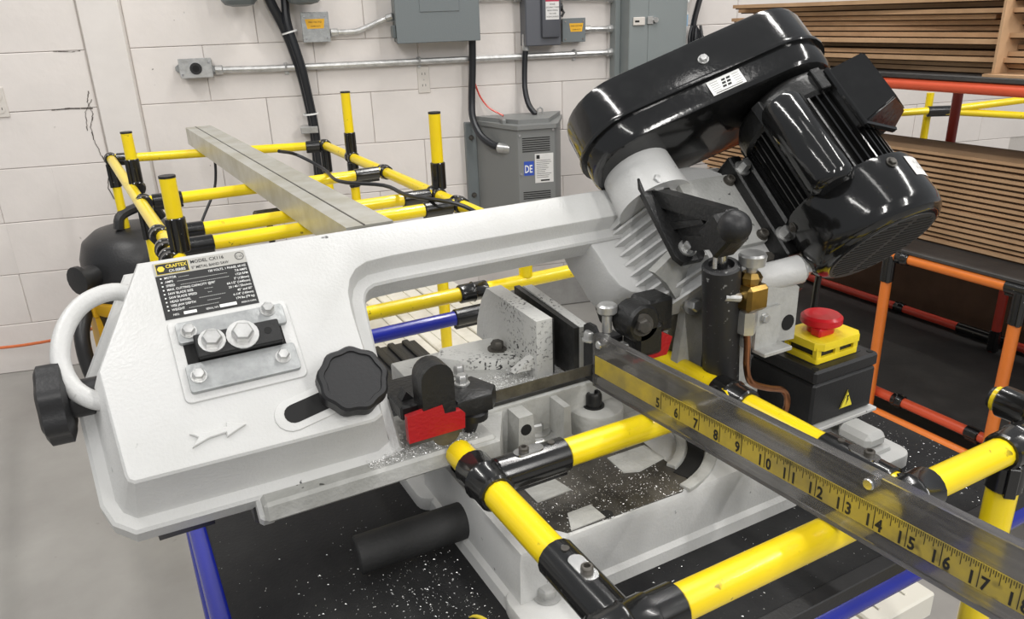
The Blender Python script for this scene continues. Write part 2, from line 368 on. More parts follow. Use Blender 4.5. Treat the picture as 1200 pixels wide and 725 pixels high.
def jbox(t0, t1, z0, z1, dep, mtl, label, lab, zl):
    o = wthing('junction_box', (t0 + t1) / 2, (z0 + z1) / 2, label, 'junction box', 'junction boxes on the block wall')
    MB(WALL).box(t0, t1, z0, z1, 0, dep, .002).build('body', mtl, o)
    c = MB(WALL).box(t0 - .002, t1 + .002, z0 - .002, z1 + .002, dep, dep + .003, .001).build('cover', mtl, o)
    w = t1 - t0
    m = MB(WALL); m.prism([(t0 + w * lab[0], z1 - zl[0]), (t0 + w * lab[1], z1 - zl[0]), (t0 + w * (lab[1] - .06), z1 - zl[1]), (t0 + w * (lab[0] + .06), z1 - zl[1])], dep + .003, dep + .0036)
    m.build('sticker', orange_print, c, 'amber sticker with tiny dark print')
    m = MB(WALL)
    for k, (tx, s) in enumerate((('HIGH VOLTAGE', .0085), ('120/208 VOLTS', .007))): m.text(tx, t0 + w * (lab[0] + lab[1]) / 2, z1 - zl[0] - (zl[1] - zl[0]) * (.40 + .42 * k), s, dep + .004, .8, 'CENTER')
    m.build('lettering', black_print, c)
    for a, e in ((.1, .12), (.9, .12), (.1, .88), (.9, .88)):
        MB(WALL).cyl((t0 + w * a, z0 + (z1 - z0) * e, dep + .002), (t0 + w * a, z0 + (z1 - z0) * e, dep + .005), .0035, n=8).build('screw', steel, c)
jbox(.018, .115, 1.198, 1.300, .045, zinc_plate, 'small square grey junction box with amber sticker right of the black cables', (.12, .86), (.022, .056))
jbox(1.040, 1.134, 1.158, 1.246, .045, grey_box, 'small dark junction box with amber sticker beside the dark switch box', (.28, .92), (.018, .05))

o = wthing('electrical_enclosure', .517, 1.19, 'big grey electrical enclosure cut off by the picture top', 'electrical box')
MB(WALL).box(.36, .676, 1.183, 1.80, 0, .12, .004).build('body', grey_box, o)
MB(WALL).box(.357, .679, 1.180, 1.802, .12, .126, .002).build('cover', grey_box, o)
MB(WALL).box(.45, .601, 1.289, 1.62, .126, .1285, .001).build('door', grey_box, o)
MB(WALL).box(.347, .36, 1.20, 1.245, .03, .10, .003).build('side_hinge', grey_box, o)

o = wthing('disconnect_switch', .947, 1.15, 'dark grey switch box with raised cover and white warning label', 'switch box')
MB(WALL).box(.873, 1.02, 1.148, 1.62, 0, .085, .004).build('body', blue_grey, o)
c = MB(WALL).box(.936, 1.012, 1.178, 1.62, .085, .102, .008, 2).build('cover', blue_grey, o)
MB(WALL).box(.951, 1.006, 1.246, 1.312, .102, .1025).build('warning_label', paper, c)
MB(WALL).box(.951, 1.006, 1.312, 1.335, .102, .1025).build('label_header', red_print, c)
m = MB(WALL)
for k, tx in enumerate(('DANGER', 'DISCONNECT POWER', 'BEFORE OPENING', 'THIS COVER', 'HAZARD OF SHOCK')): m.text(tx, .979, 1.300 - k * .0115, .0075, .103, .72, 'CENTER')
m.build('lettering', black_print, c)
m = MB(WALL); m.cyl((1.02, 1.29, .05), (1.035, 1.29, .05), .016, n=10); m.tube([(1.03, 1.29, .05), (1.04, 1.27, .06), (1.03, 1.255, .06)], .005, 6); m.build('switch_lever', black_plastic, o)

o = wthing('electrical_cabinet', 1.42, .8, 'tall light grey electrical cabinet with a latch behind the belt cover', 'cabinet')
MB(WALL).box(1.285, 1.537, .82, 1.85, 0, .15, .003).build('body', cabinet_grey, o)
MB(WALL).box(1.366, 1.525, 1.050, 1.82, .15, .153, .001).build('door', cabinet_grey, o)
m = MB(WALL); m.box(1.300, 1.350, 1.212, 1.243, .15, .157, .002); m.build('latch_plate', ivory, o)
m = MB(WALL); m.box(1.36, 1.385, 1.215, 1.245, .153, .160, .002); m.cyl((1.394, 1.23, .153), (1.394, 1.23, .166), .010, n=12); m.build('latch', zinc, o)
m = MB(WALL); m.box(1.306, 1.325, 1.224, 1.231, .157, .1575); m.build('keyhole', dark_hole, o)
# narrow wireway at the cabinet's left side
m = MB(WALL); m.box(1.262, 1.285, .7, 1.85, 0, .06, .002); m.build('side_channel', cabinet_grey, o)

o = wthing('transformer', .80, .5, 'grey wall transformer with louvres, blue label and white data plate', 'transformer')
b = [(.66, .03), (.765, .27), (.775, .28), (.925, .28), (.935, .27), (1.03, .03)]
m = MB(WALL); m.prism(b, .50, .855, 'y'); m.build('body', transformer_grey, o)
m = MB(WALL); m.prism([(.652, .03), (.76, .277), (.772, .29), (.928, .29), (.94, .277), (1.038, .03)], .852, .868, 'y'); m.prism([(.66, .03), (.79, .24), (.915, .24), (1.03, .03)], .868, .884, 'y'); m.build('lid', transformer_grey, o)
m = MB(WALL); m.box(.618, .664, .50, .86, 0, .04, .003); m.build('mounting_bracket', grey_box, o)
for z in (.56, .80): MB(WALL).bolt((.640, z, .04), (0, 0, 1), .016, .012, .011).build('bracket_bolt', dark_steel, o)
m = MB(WALL)
for k in range(7): m.box(.792, .905, .765 + k * .0085, .7685 + k * .0085, .2795, .2812)
m.build('louvres', dark_hole, o)
m = MB(WALL)
for k in range(4): m.box(.792, .905, .578 + k * .0085, .5815 + k * .0085, .2795, .2812)
m.build('louvres', dark_hole, o)
MB(WALL).box(.797, .838, .672, .728, .28, .2808).build('blue_label', blue_print, o)
m = MB(WALL).at(WALL @ Matrix.Translation((0, 0, .2813))); m.text('DE', .799, .684, .042, 0, .62, bold=.02); m.build('lettering', white_print, o)
MB(WALL).box(.842, .918, .640, .755, .28, .2808).build('data_plate', paper, o)
m = MB(WALL).at(WALL @ Matrix.Translation((0, 0, .2812)))
for k in range(10): m.box(.848, .848 + random.uniform(.035, .062), .728 - k * .0075, .7295 - k * .0075, 0, .0001)
m.box(.848, .862, .735, .750, 0, .0001); m.box(.865, .902, .646, .652, 0, .0001); m.build('print', black_print, o)
m = MB(WALL); m.tube([(.905, .884, .12), (.905, .907, .12), (.915, .914, .12), (.925, .907, .12), (.925, .884, .12)], .004, 6); m.build('lifting_eye', zinc, o)
m = MB(WALL); m.box(.735, .752, .83, .885, .12, .20, .004); m.build('lifting_lug', transformer_grey, o)
for p in ((.782, .83), (.918, .845), (.785, .68)): MB(WALL).cyl((*p, .28), (*p, .284), .005, n=8).build('screw', steel, o)

def cable(name, pts, r, label, mtl=cable_black, sm=5, n=8, cat='cable', group=None):
    p = smooth_path(pts, sm)
    o = MB().tube(p, r, n).build(name, mtl, loc=p[0]); return tag(o, label, cat, group)
o = thing('power_cable', wp(.66, 1.18, .06), 'black power cable curving from the big grey box down into the transformer', 'cable')
MB().tube([wp(*q) for q in [(.66, 1.18, .06), (.657, 1.07, .05), (.648, .95, .05), (.645, .88, .07), (.662, .82, .12), (.70, .785, .17), (.735, .775, .2)]], .0145, 10, 6).build('jacket', cable_black, o)
MB().cyl(wp(.715, .776, .19), wp(.765, .771, .225), .021, n=12, c=.005).build('cable_fitting', zinc, o, 'silver elbow fitting')
o = thing('power_cable', wp(.883, 1.15, .04), 'black power cable hanging from the dark switch box to the transformer top', 'cable')
MB().tube([wp(*q) for q in [(.883, 1.15, .04), (.876, 1.06, .04), (.873, .98, .05), (.880, .92, .08), (.90, .885, .11)]], .0115, 8, 6).build('jacket', cable_black, o)
MB().cyl(wp(.884, 1.195, .04), wp(.883, 1.13, .04), .015, n=10, c=.003).build('cable_fitting', zinc, o, 'silver straight fitting')
cable('thin_wire', [wp(*q) for q in [(.668, 1.02, .02), (.69, .96, .02), (.72, .915, .05), (.765, .888, .10)]], .0035, 'thin red-brown wire running from the black cable to the transformer top', red_tube)

o = thing('cable_bundle', wp(-.03, .62, .03), 'thick black cable bundle strapped down the wall behind the yellow rack', 'cable')
MB().tube([wp(*q) for q in [(-.10, 1.42, .05), (-.085, 1.345, .05), (-.045, 1.24, .035), (-.012, 1.11, .03), (.006, .98, .03), (.014, .87, .03), (.012, .74, .03), (.01, .6, .03)]], .018, 10, 6).build('strand', cable_black, o)
MB().tube([wp(*q) for q in [(-.032, 1.42, .04), (-.033, 1.345, .04), (-.033, 1.26, .05), (-.004, 1.12, .055), (.012, .98, .05), (.02, .87, .05), (.018, .74, .05), (.016, .6, .05)]], .015, 10, 6).build('strand', cable_black, o)
for t, z, a in ((-.03, 1.235, .25), (.009, .935, .05), (.013, .80, 0)):
    m = MB(WALL @ Matrix.Translation((t, z, .04)) @ Matrix.Rotation(a, 4, 'Z')); m.lathe([(-.003, .026), (-.003, .03), (.003, .03), (.003, .026)], (0, 0, 0), (0, 1, 0), 16, False); m.build('cable_tie', white_print, o, 'white cable tie')
m = MB(WALL); m.box(-.035, .03, .865, .89, 0, .072, .002); m.build('wall_strap', zinc, o)

for t, lab in ((-.19, 'left of two dark rounded fixtures on the wall cut by the picture top'), (.035, 'right of two dark rounded fixtures on the wall, above the small junction box')):
    o = wthing('wall_fixture', t, 1.33, lab, 'fixture', 'dark fixtures above the socket box')
    MB(WALL).lathe([(0, .025), (.006, .05), (.02, .062), (.30, .066)], (t, 1.328, .09), (0, 1, 0), 24).build('shade', grey_box, o)
    MB(WALL).box(t - .03, t + .03, 1.40, 1.55, 0, .09, .004).build('wall_bracket', grey_box, o)
cable('hanging_cord', [(.36, 2.78, .865), (.353, 2.77, .80), (.335, 2.76, .74), (.28, 2.72, .66), (.25, 2.70, .60)], .0045, 'thin black cord hanging behind the yellow rack under the square tube', cat='cord')

# ------------------------------------------------------------------ shop vacuum by the wall
VB0 = V3((.075, 2.83, 0))
o = thing('shop_vacuum', VB0, 'black and yellow shop vacuum on the floor behind the saw handle', 'vacuum')
MB().lathe([(.07, .15), (.09, .165), (.36, .178), (.40, .182)], VB0, (0, 0, 1), 28).build('drum', vac_black, o)
m = MB(); m.lathe([(.385, .185), (.395, .191), (.425, .191), (.432, .182)], VB0, (0, 0, 1), 28); m.build('rim', vac_yellow, o, 'yellow rim')
m = MB()
for a in (195, 235, 290):
    d = V3((math.cos(math.radians(a)), math.sin(math.radians(a)), 0)); t = V3((-d.y, d.x, 0)); c = VB0 + d * .175
    m.at(frame(c, t, V3((0, 0, 1)), d)); m.prism([(-.035, .12), (.035, .12), (.045, .28), (.03, .40), (-.03, .40), (-.045, .28)], -.01, .016)
m.build('side_panels', vac_yellow, o, 'yellow side panels')
hd = MB().lathe([(.43, .182), (.45, .188), (.56, .184), (.61, .168), (.64, .13), (.652, .08), (.656, .02)], VB0, (0, 0, 1), 28).build('lid', vac_black, o)
m = MB(); m.tube([VB0 + V3((-.05, -.06, .655)), VB0 + V3((-.03, -.05, .70)), VB0 + V3((.06, -.0, .71)), VB0 + V3((.09, .01, .66))], .016, 8, 4); m.build('carry_handle', vac_black, hd)
d = V3((-.80, -.6, 0)).normalized(); c = VB0 + d * .168 + V3((0, 0, .53))
m = MB(); m.cyl(c, c + d * .075, .035, n=16); m.lathe([(.06, .035), (.065, .046), (.08, .046), (.082, .03)], c, d, 16); m.build('blower_port', vac_black, hd)
for a in (200, 260, 330):
    d = V3((math.cos(math.radians(a)), math.sin(math.radians(a)), 0)); t = V3((-d.y, d.x, 0)); c = VB0 + d * .182
    m = MB(frame(c, t, V3((0, 0, 1)), d)); m.box(-.022, .022, .375, .455, -.006, .014, .005); m.build('latch', vac_yellow, o, 'yellow latch')
m = MB(); m.tube([VB0 + V3(q) for q in [(-.2, -.06, .40), (-.225, -.12, .33), (-.22, -.14, .2), (-.17, -.19, .09), (-.06, -.245, .06), (.06, -.25, .07)]], .024, 12, 5); m.build('hose', vac_black, o)
for a in (225, 305, 45, 135):
    d = V3((math.cos(math.radians(a)), math.sin(math.radians(a)), 0)); c = VB0 + d * .15 + V3((0, 0, .035))
    m = MB(); m.box(c.x - .02, c.x + .02, c.y - .02, c.y + .02, .05, .10); m.cyl(c + V3((-d.y, d.x, 0)) * -.012, c + V3((-d.y, d.x, 0)) * .012, .035, n=14); m.build('caster', rubber, o)
cable('extension_cord', [wp(-1.75, .16, .04), wp(-1.31, .135, .06), wp(-1.1, .15, .10), wp(-.93, .22, .25), wp(-.80, .30, .42)], .006, 'orange extension cord running along the wall towards the vacuum', orange_cord, cat='cord')

# ------------------------------------------------------------------ pipe and joint racks
R = .014
def pipe(parent, a, c, mtl, r=R, name='pipe', caps=True):
    m = MB(); m.cyl(a, c, r, n=14); return m.build(name, mtl, parent)
def sleeve(parent, a, c, r=.0172, name='joint'):
    a, c = V3(a), V3(c); m = MB(); m.cyl(a, c, r, n=16, c=.002)
    d, e, f = axes(c - a)
    if abs(d.z) < .5: up = V3((0, 0, 1)) - d * d.z; up.normalize()
    else: up = (e - f).normalized()
    mid = (a + c) / 2
    side = d.cross(up)
    T = frame(mid, d, side, up); L = (c - a).length / 2
    m.at(T); m.box(-L, L, -r * .3, r * .3, -r - .0045, -r + .002, .001); m.at(I4)
    return m.build(name, joint_black, parent)
def saddle(parent, p, d, L=.022, r=.0185):
    p = V3(p); d = V3(d).normalized(); m = MB(); m.lathe([(-L, r - .002), (-L + .002, r), (-.003, r), (0, r + .002), (.003, r), (L - .002, r), (L, r - .002)], p, d, 18); return m.build('joint', joint_black, parent)
def cap_end(parent, p, d, r=.0145):
    p = V3(p); m = MB(); m.cyl(p, p + V3(d) * .004, r, n=14); return m.build('end_cap', black_plastic, parent)

rk = thing('pipe_rack', (.39, 1.9, 0), 'long yellow pipe rack behind the saw holding the square metal tube', 'rack')
ZR = .88; UL, UR = .085, .69
pipe(rk, (UL + .02, 1.25, ZR), (.047, 2.83, ZR), yellow_tube); pipe(rk, (UR, 1.25, ZR), (UR, 2.60, ZR), yellow_tube)
pipe(rk, (.047, 2.79, ZR), (UR, 2.60, ZR), yellow_tube)
for v in (2.01, 1.655, 1.53):
    pipe(rk, (UL, v, ZR), (UR, v, ZR), yellow_tube)
    sleeve(rk, (UL + .018, v, ZR), (UL + .085, v, ZR)); sleeve(rk, (UR - .085, v, ZR), (UR - .018, v, ZR)); saddle(rk, (UL, v, ZR), (0, 1, 0)); saddle(rk, (UR, v, ZR), (0, 1, 0))
saddle(rk, (.048, 2.79, ZR), (0, 1, 0)); sleeve(rk, (.066, 2.785, ZR), (.12, 2.768, ZR)); saddle(rk, (UR, 2.595, ZR), (0, 1, 0)); sleeve(rk, (UR - .06, 2.612, ZR), (UR - .015, 2.603, ZR))
for u, v, zt in ((UL, 2.215, 1.02), (.105, 1.455, 1.025), (UR, 2.30, 1.07), (.70, 1.66, 1.065)):
    pipe(rk, (u, v, ZR + .02), (u, v, zt), yellow_tube, name='post'); sleeve(rk, (u, v, ZR + .012), (u, v, ZR + .075)); cap_end(rk, (u, v, zt), (0, 0, 1)); saddle(rk, (UL if u < .4 else UR, v, ZR), (0, 1, 0))
for u, v in ((.047, 2.79), (UL, 2.02), (UR, 2.60), (UR, 2.30), (UR, 1.655)):
    pipe(rk, (u, v, 0), (u, v, ZR - .015), yellow_tube, name='leg'); sleeve(rk, (u, v, ZR - .09), (u, v, ZR - .014))
# low cross beam at the near end of the rack, with its short uprights
pipe(rk, (.30, 1.29, .765), (1.05, 1.29, .765), yellow_tube); pipe(rk, (.72, 1.29, .775), (.72, 1.29, .875), yellow_tube, name='leg'); sleeve(rk, (.72, 1.29, .83), (.72, 1.29, .885))
pipe(rk, (.68, 1.25, ZR), (.76, 1.33, ZR), yellow_tube)
saddle(rk, (.60, 1.29, .765), (1, 0, 0), .03)
pipe(rk, (1.0, 1.29, 0), (1.0, 1.29, .75), yellow_tube, name='leg')
m = MB(); m.box(.30, .36, 1.80, 1.84, .83, .862, .004); m.box(.325, .337, 1.81, 1.825, .5, .83); m.build('support_bracket', black_plastic, rk)
# straight metal tube lying on the rack
sq = thing('square_tube', (.335, 2.0, .894), 'long square metal tube lying across the yellow rack', 'metal tube')
def sqpt(v): return .292 + (2.85 - v) * .0315
m = MB(); lo = [[(sqpt(v) + a, v, z) for a, z in ((0, .8945), (.082, .8945), (.082, .9495), (0, .9495))] for v in (2.85, 1.22)]
m.loft(lo, False, False); li = [[(sqpt(v) + a, v, z) for a, z in ((.004, .8985), (.078, .8985), (.078, .9455), (.004, .9455))] for v in (2.85, 1.22)]; m.loft(li, False, False)
for k in (0, 1):
    for i in range(4): j = (i + 1) % 4; m.quad(lo[k][i], lo[k][j], li[k][j], li[k][i])
m.build('tube_walls', alu, sq)
m = MB(); m.loft([[(sqpt(v) + .030 + a, v, z) for a, z in ((0, .9493), (.003, .9493), (.003, .9503), (0, .9503))] for v in (2.85, 1.22)]); m.build('seam', dark_steel, sq)
cable('electrical_wire', [(.43, 2.08, .955), (.49, 2.15, .93), (.535, 2.06, .90), (.52, 1.86, .9), (.585, 1.72, .905), (.60, 1.60, .90), (.655, 1.46, .90), (.70, 1.40, .87)], .0046, 'thin black cord draped over the yellow rack beside the square tube', cat='cord')

# pale boards on the low shelf under the table and the rack
names = ['first', 'second', 'third', 'rightmost']
for k in range(4):
    u0 = .44 + k * .142
    m = MB(Matrix.Translation((u0, .53, .375))); m.box(0, .136, 0, 1.95 + .02 * k, 0, .045, .003)
    if k > 0: m.box(.03, .034, .02, 1.9, .045, .048); m.box(.09, .094, .02, 1.9, .045, .048)
    tag(m.build('pale_board', white_board, loc=(u0, .53, .375)), ['pale whitewashed board lying low under the table, leftmost of four', 'second pale whitewashed board from the left low under the table', 'third pale whitewashed board from the left low under the table', 'rightmost pale whitewashed board, its end showing below the clear bar'][k], 'board', 'pale boards on the low shelf')
for v in (.75, 2.2):
    pass
lk = thing('low_shelf_frame', (.7, 1.4, 0), 'low blue pipe frame carrying the pale boards', 'shelf frame')
for v in (.64, 1.5, 2.3): pipe(lk, (.40, v, .36), (1.03, v, .36), blue_tube); 
for u in (.40, 1.03):
    for v in (.64, 1.5, 2.3): pipe(lk, (u, v, 0), (u, v, .375), blue_tube, name='leg'); saddle(lk, (u, v, .36), (0, 0, 1))

# ------------------------------------------------------------------ work table
tb = thing('work_table', (.44, .66, 0), 'work table with a black rubber top and a blue pipe frame under the saw', 'table')
TX0, TX1, TY0, TY1 = .028, .862, .372, .98
m = MB(); m.box(TX0, TX1, TY0, TY1, .737, .75, .003, 2); m.build('tabletop', matte_mat, tb)
m = MB(); m.box(TX0 - .003, TX1 + .003, TY0 - .004, TY0 + .012, .735, .7515, .001); m.build('edge_trim', black_plastic, tb)
for a, c in (((.04, .378, .721), (.85, .378, .721)), ((.024, .378, .724), (.024, .97, .724)), ((.85, .378, .721), (.85, .97, .721)), ((.05, 1.25, .735), (.545, 1.25, .735))):
    pipe(tb, a, c, blue_tube)
pipe(tb, (.038, .97, .721), (.038, 1.25, .735), blue_tube); pass
sleeve(tb, (.54, 1.25, .735), (.64, 1.25, .735))
for p in ((.022, .95), (.85, .96), (.85, .40), (.036, .40)): pipe(tb, (*p, 0), (*p, .735), blue_tube, name='leg')
for p in ((.036, .40), (.85, .40), (.85, .96)): sleeve(tb, (*p, .64), (*p, .70))
pipe(tb, (.036, .40, .30), (.85, .40, .30), blue_tube); pipe(tb, (.60, .40, .315), (.60, .96, .315), blue_tube); pipe(tb, (.72, .40, .30), (.72, .96, .30), blue_tube)
m = MB(); m.box(.18, .425, .93, 1.16, .738, .752, .003)
for k in range(9): m.box(.19 + k * .026, .202 + k * .026, .94, 1.155, .752, .758, .002)
tag(m.build('ribbed_mat', black_plastic, loc=(.3, 1.05, .738)), 'ribbed black plastic mat behind the left blade guide', 'mat')

# ------------------------------------------------------------------ measuring stop frame of yellow pipes
fr = thing('stop_frame', (.42, .44, 0), 'yellow pipe frame in front of the saw carrying the clear measuring bar', 'pipe frame')
ZF = .87
pipe(fr, (.257, .335, ZF), (.257, .605, ZF), yellow_tube); pipe(fr, (.257, .549, ZF), (.55, .549, ZF), yellow_tube); pipe(fr, (.257, .335, ZF), (.85, .335, ZF), yellow_tube)
pipe(fr, (.562, .335, ZF), (.562, .70, ZF), yellow_tube)
def socket_joint(a, c, bolt_at=.45, slot=True):
    """black sleeve with its clamp bolt sunk in a slot"""
    a, c = V3(a), V3(c); j = sleeve(fr, a, c); d = (c - a).normalized(); L = (c - a).length
    p = a + d * L * bolt_at + V3((0, 0, .0165))
    s = V3((0, 0, 1)).cross(d); T = frame(p, d, s, V3((0, 0, 1)))
    m = MB(T); m.prism(stadium((-.008, 0), (.010, 0), .0065), -.003, .0012); m.build('slot', steel, j, 'bright metal slot')
    m = MB(T); m.bolt((-.004, 0, .001), (0, 0, 1), .0085, .005, 0, 0, True); m.build('clamp_bolt', dark_steel, j)
    m = MB(T); m.cyl((.026, 0, -.002), (.026, 0, .0015), .0035, n=10); m.build('screw', dark_steel, j)
    return j
saddle(fr, (.257, .549, ZF), (0, 1, 0), .027); socket_joint((.269, .549, ZF), (.345, .549, ZF), .45)
socket_joint((.257, .344, ZF), (.257, .425, ZF), .5); saddle(fr, (.257, .335, ZF), (1, 0, 0), .024); sleeve(fr, (.262, .335, ZF), (.305, .335, ZF))
saddle(fr, (.562, .549, ZF), (0, 1, 0), .024); sleeve(fr, (.505, .549, ZF), (.545, .549, ZF))
saddle(fr, (.562, .335, ZF), (1, 0, 0), .026); socket_joint((.562, .352, ZF), (.562, .428, ZF), .4)
pipe(fr, (.712, .335, 0), (.712, .335, .86), yellow_tube, name='leg'); sleeve(fr, (.712, .335, .825), (.712, .335, .858)); saddle(fr, (.722, .335, ZF), (1, 0, 0), .028)
pipe(fr, (.795, .20, ZF), (.795, .4, ZF), yellow_tube); saddle(fr, (.795, .362, ZF), (0, 1, 0), .033, .0175); sleeve(fr, (.812, .362, ZF), (.90, .362, ZF)); pipe(fr, (.88, .362, ZF), (1.15, .362, ZF), yellow_tube)
sleeve(fr, (.795, .362, .79), (.795, .362, .862), .018); cap_end(fr, (.795, .4, ZF), (0, 1, 0), .012)

# clear bar with the tape measure fixed along it
br = thing('measuring_bar', (.45, .3, .884), 'clear acrylic bar with a yellow inch tape measure lying across the yellow pipes', 'measuring bar')
bd = V3((.434 - .462, .624 - .207, 0)).normalized(); bs = V3((bd.y, -bd.x, 0))          # along the bar towards the blade, and away from the camera
B0 = V3((.433, .632, .8845))
BAR = frame(B0, -bd, V3((0, 0, 1)), bs)                                                  # x = distance from the blade end, y = height, z = depth
m = MB(BAR); m.box(0, .78, 0, .0625, 0, .0095, .0008); m.build('acrylic_bar', acrylic, br)
tape = MB(BAR).box(.006, .775, .0175, .0385, -.0011, -.0003).build('tape_blade', tape_m, br, 'yellow steel tape blade')
m = MB(BAR)
x12 = (B0 - V3((.451, .345, B0.z))).length
FL = BAR @ Matrix.Translation((0, 0, -.0014))
for k in range(5, 30):
    x = x12 + (k - 12) * .0254
    if x > .77: break
    for q in range(16):
        xx = x + q * .0254 / 16
        if xx < .006 or xx > .774: continue
        h = .0195 if q == 0 else (.0095 if q == 8 else (.007 if q % 4 == 0 else (.005 if q % 2 == 0 else .0035)))
        w = .00035 if q else .0005
        m.box(xx - w / 2, xx + w / 2, .0385 - h, .0383, -.0014, -.0011)
    g = MB(FL); g.text(str(k)[0] if k > 9 else '', x - .0018, .0195, .0145, 0, .75, 'RIGHT', .03); g.text(str(k)[1:] if k > 9 else str(k), x + (.0016 if k > 9 else -.0016), .0195, .0145, 0, .75, 'LEFT' if k > 9 else 'RIGHT', .03); g.build('numeral', black_print, tape)
m.build('tick_marks', black_print, tape)
for x in (.012, .33):
    MB(BAR).cyl((x, .053, -.0025), (x, .053, .011), .0048, n=14, c=.001).build('pin', steel, br)

# ------------------------------------------------------------------ band saw
sw = thing('band_saw', (.52, .6, .75), 'white metal-cutting band saw with a black motor on the work table', 'band saw')
EL = math.radians(48)
BX = V3((1, 0, 0)); BN = V3((0, -math.cos(EL), math.sin(EL))); BY = V3((0, math.sin(EL), math.cos(EL)))
BOW = frame(V3((.376, .635, .90)), BX, BY, BN)     # saw head frame: x along the blade, y across the head, z out of its face

# --- base casting
m = MB()
top = [(.262, .495), (.60, .495), (.635, .515), (.648, .56), (.648, .70), (.62, .76), (.30, .76), (.262, .72)]
def off(p, d, c=(.45, .62)): return (p[0] + (d if p[0] > c[0] else -d), p[1] + (d if p[1] > c[1] else -d))
m.loft([[(*off(p, .008), .75) for p in top], [(*off(p, .006), .762) for p in top], [(*off(p, .001), .766) for p in top], [(*off(p, -.001), .810) for p in top], [(*off(p, -.004), .8165) for p in top], [(*off(p, -.007), .817) for p in top]])
for x0, x1, y0, y1 in ((.252, .335, .440, .52), (.715, .792, .475, .56), (.245, .32, .69, .79), (.70, .79, .70, .79)):
    m.prism(rrect(x0, x1, y0, y1, .018), .75, .766, b=.003)
m.box(.60, .775, .492, .74, .75, .772, .006, 2); m.prism([(.60, .772), (.66, .772), (.645, .80), (.60, .81)], .50, .74, 'y'); m.box(.735, .770, .498, .545, .77, .790, .006)
base = m.build('base', cast_white, sw)
m = MB(); m.prism([(.318, .503), (.452, .499), (.47, .512), (.478, .605), (.30, .605), (.305, .52)], .8168, .8178); m.build('machined_bed', dark_steel, base)
for q in ([(.333, .527), (.360, .527), (.361, .503), (.322, .503)], [(.423, .588), (.473, .588), (.476, .556), (.437, .549), (.421, .556)], [(.317, .583), (.353, .585), (.358, .558), (.317, .557)]): MB().prism(q, .8176, .819).build('bed_pad', cast_grey, base)
m = MB(); m.cyl((.365, .507, .8168), (.365, .507, .8184), .0065, n=16); m.build('bolt_hole', dark_hole, base)
cc = (.435, .625)
m = MB(); m.prism(arc(*cc, .118, -72, -5, 14) + arc(*cc, .100, -5, -72, 14), .8168, .8186); m.build('swivel_slot', dark_hole, base)
m = MB(); m.prism(arc(*cc, .132, -80, -5, 14) + arc(*cc, .119, -5, -80, 14), .8165, .8205, b=.001); m.prism(arc(*cc, .098, -68, -5, 12) + arc(*cc, .088, -5, -68, 12), .8165, .8215, b=.001); m.build('swivel_rim', cast_grey, base)
m = MB(); m.bolt((.288, .492, .766), (0, 0, 1), .016, .009, .0135, .002); m.build('foot_bolt', zinc, base)
m = MB(); m.bolt((.376, .66, .83), (0, 0, 1), .017, .01, .017, .003); m.prism(rrect(.352, .40, .637, .69, .01), .816, .831, b=.002); m.build('bed_bolt', zinc, base)
m = MB(); m.cyl((.270, .62, .779), (.150, .628, .775), .0195, n=20, c=.0015); m.build('stop_rod', rubber, sw, 'thick black rod')
# --- vise bed under the blade
m = MB(); m.box(.07, .30, .606, .70, .856, .8765, .003)
m.prism([(.27, .60), (.30, .655), (.44, .655), (.52, .66), (.52, .83), (.27, .83)], .816, .8755, b=.003)
m.prism([(.335, .80), (.36, .80), (.356, .872), (.339, .872)], .630, .66, 'y'); m.prism([(.39, .816), (.402, .816), (.40, .872), (.392, .872)], .625, .66, 'y')
m.prism([(.27, .60), (.30, .60), (.335, .66), (.27, .66)], .817, .872)
bed = m.build('vise_bed', cast_grey, sw)
m = MB(); m.cyl((.347, .6295, .856), (.347, .631, .856), .0065, n=14); m.build('screw_hole', dark_hole, bed)
m = MB(); m.prism(arc(.452, .652, .032, 180, 360, 12) + [(.484, .69), (.42, .69)], .816, .846, b=.003); boss = m.build('pivot_boss', cast_grey, bed)
m = MB(); m.bolt((.449, .652, .846), (0, 0, 1), .0165, .016, .0125, .0015, True); m.build('socket_screw', black_cast, boss)
m = MB(); m.box(.30, .50, .660, .672, .8755, .881, .001); m.build('wear_strip', blued_steel, bed)
m = MB(); m.box(.295, .53, .6345, .6353, .896, .909); m.build('blade', blade_m, sw)
# --- vise jaws
m = MB(); m.prism([(.672, .8755), (.812, .8755), (.812, .945), (.80, .95), (.672, .938)], .443, .456, 'x', b=.0015); fj = m.build('fixed_jaw', cast_worn, sw)
m = MB(); m.prism([(.673, .876), (.812, .876), (.812, .948), (.673, .938)], .436, .4435, 'x'); m.build('jaw_face', blued_steel, fj)
m = MB(); m.prism([(.692, .876), (.850, .876), (.846, .90), (.832, .93), (.815, .952), (.692, .948)], .398, .42, 'x', b=.002)
m.prism([(.315, .792), (.34, .76), (.385, .735), (.406, .73), (.406, .81), (.33, .815)], .8755, .887, b=.003)
m.prism([(.399, .886), (.399, .902), (.372, .887)], .70, .712, 'y')
mj = m.build('movable_jaw', cast_worn, sw)
m = MB(); m.box(.42, .4225, .694, .814, .878, .946); m.build('jaw_face', blued_steel, mj)
m = MB(); m.bolt((.388, .772, .887), (0, 0, 1), .014, .009, .012, .002); m.build('jaw_bolt', dark_steel, mj)

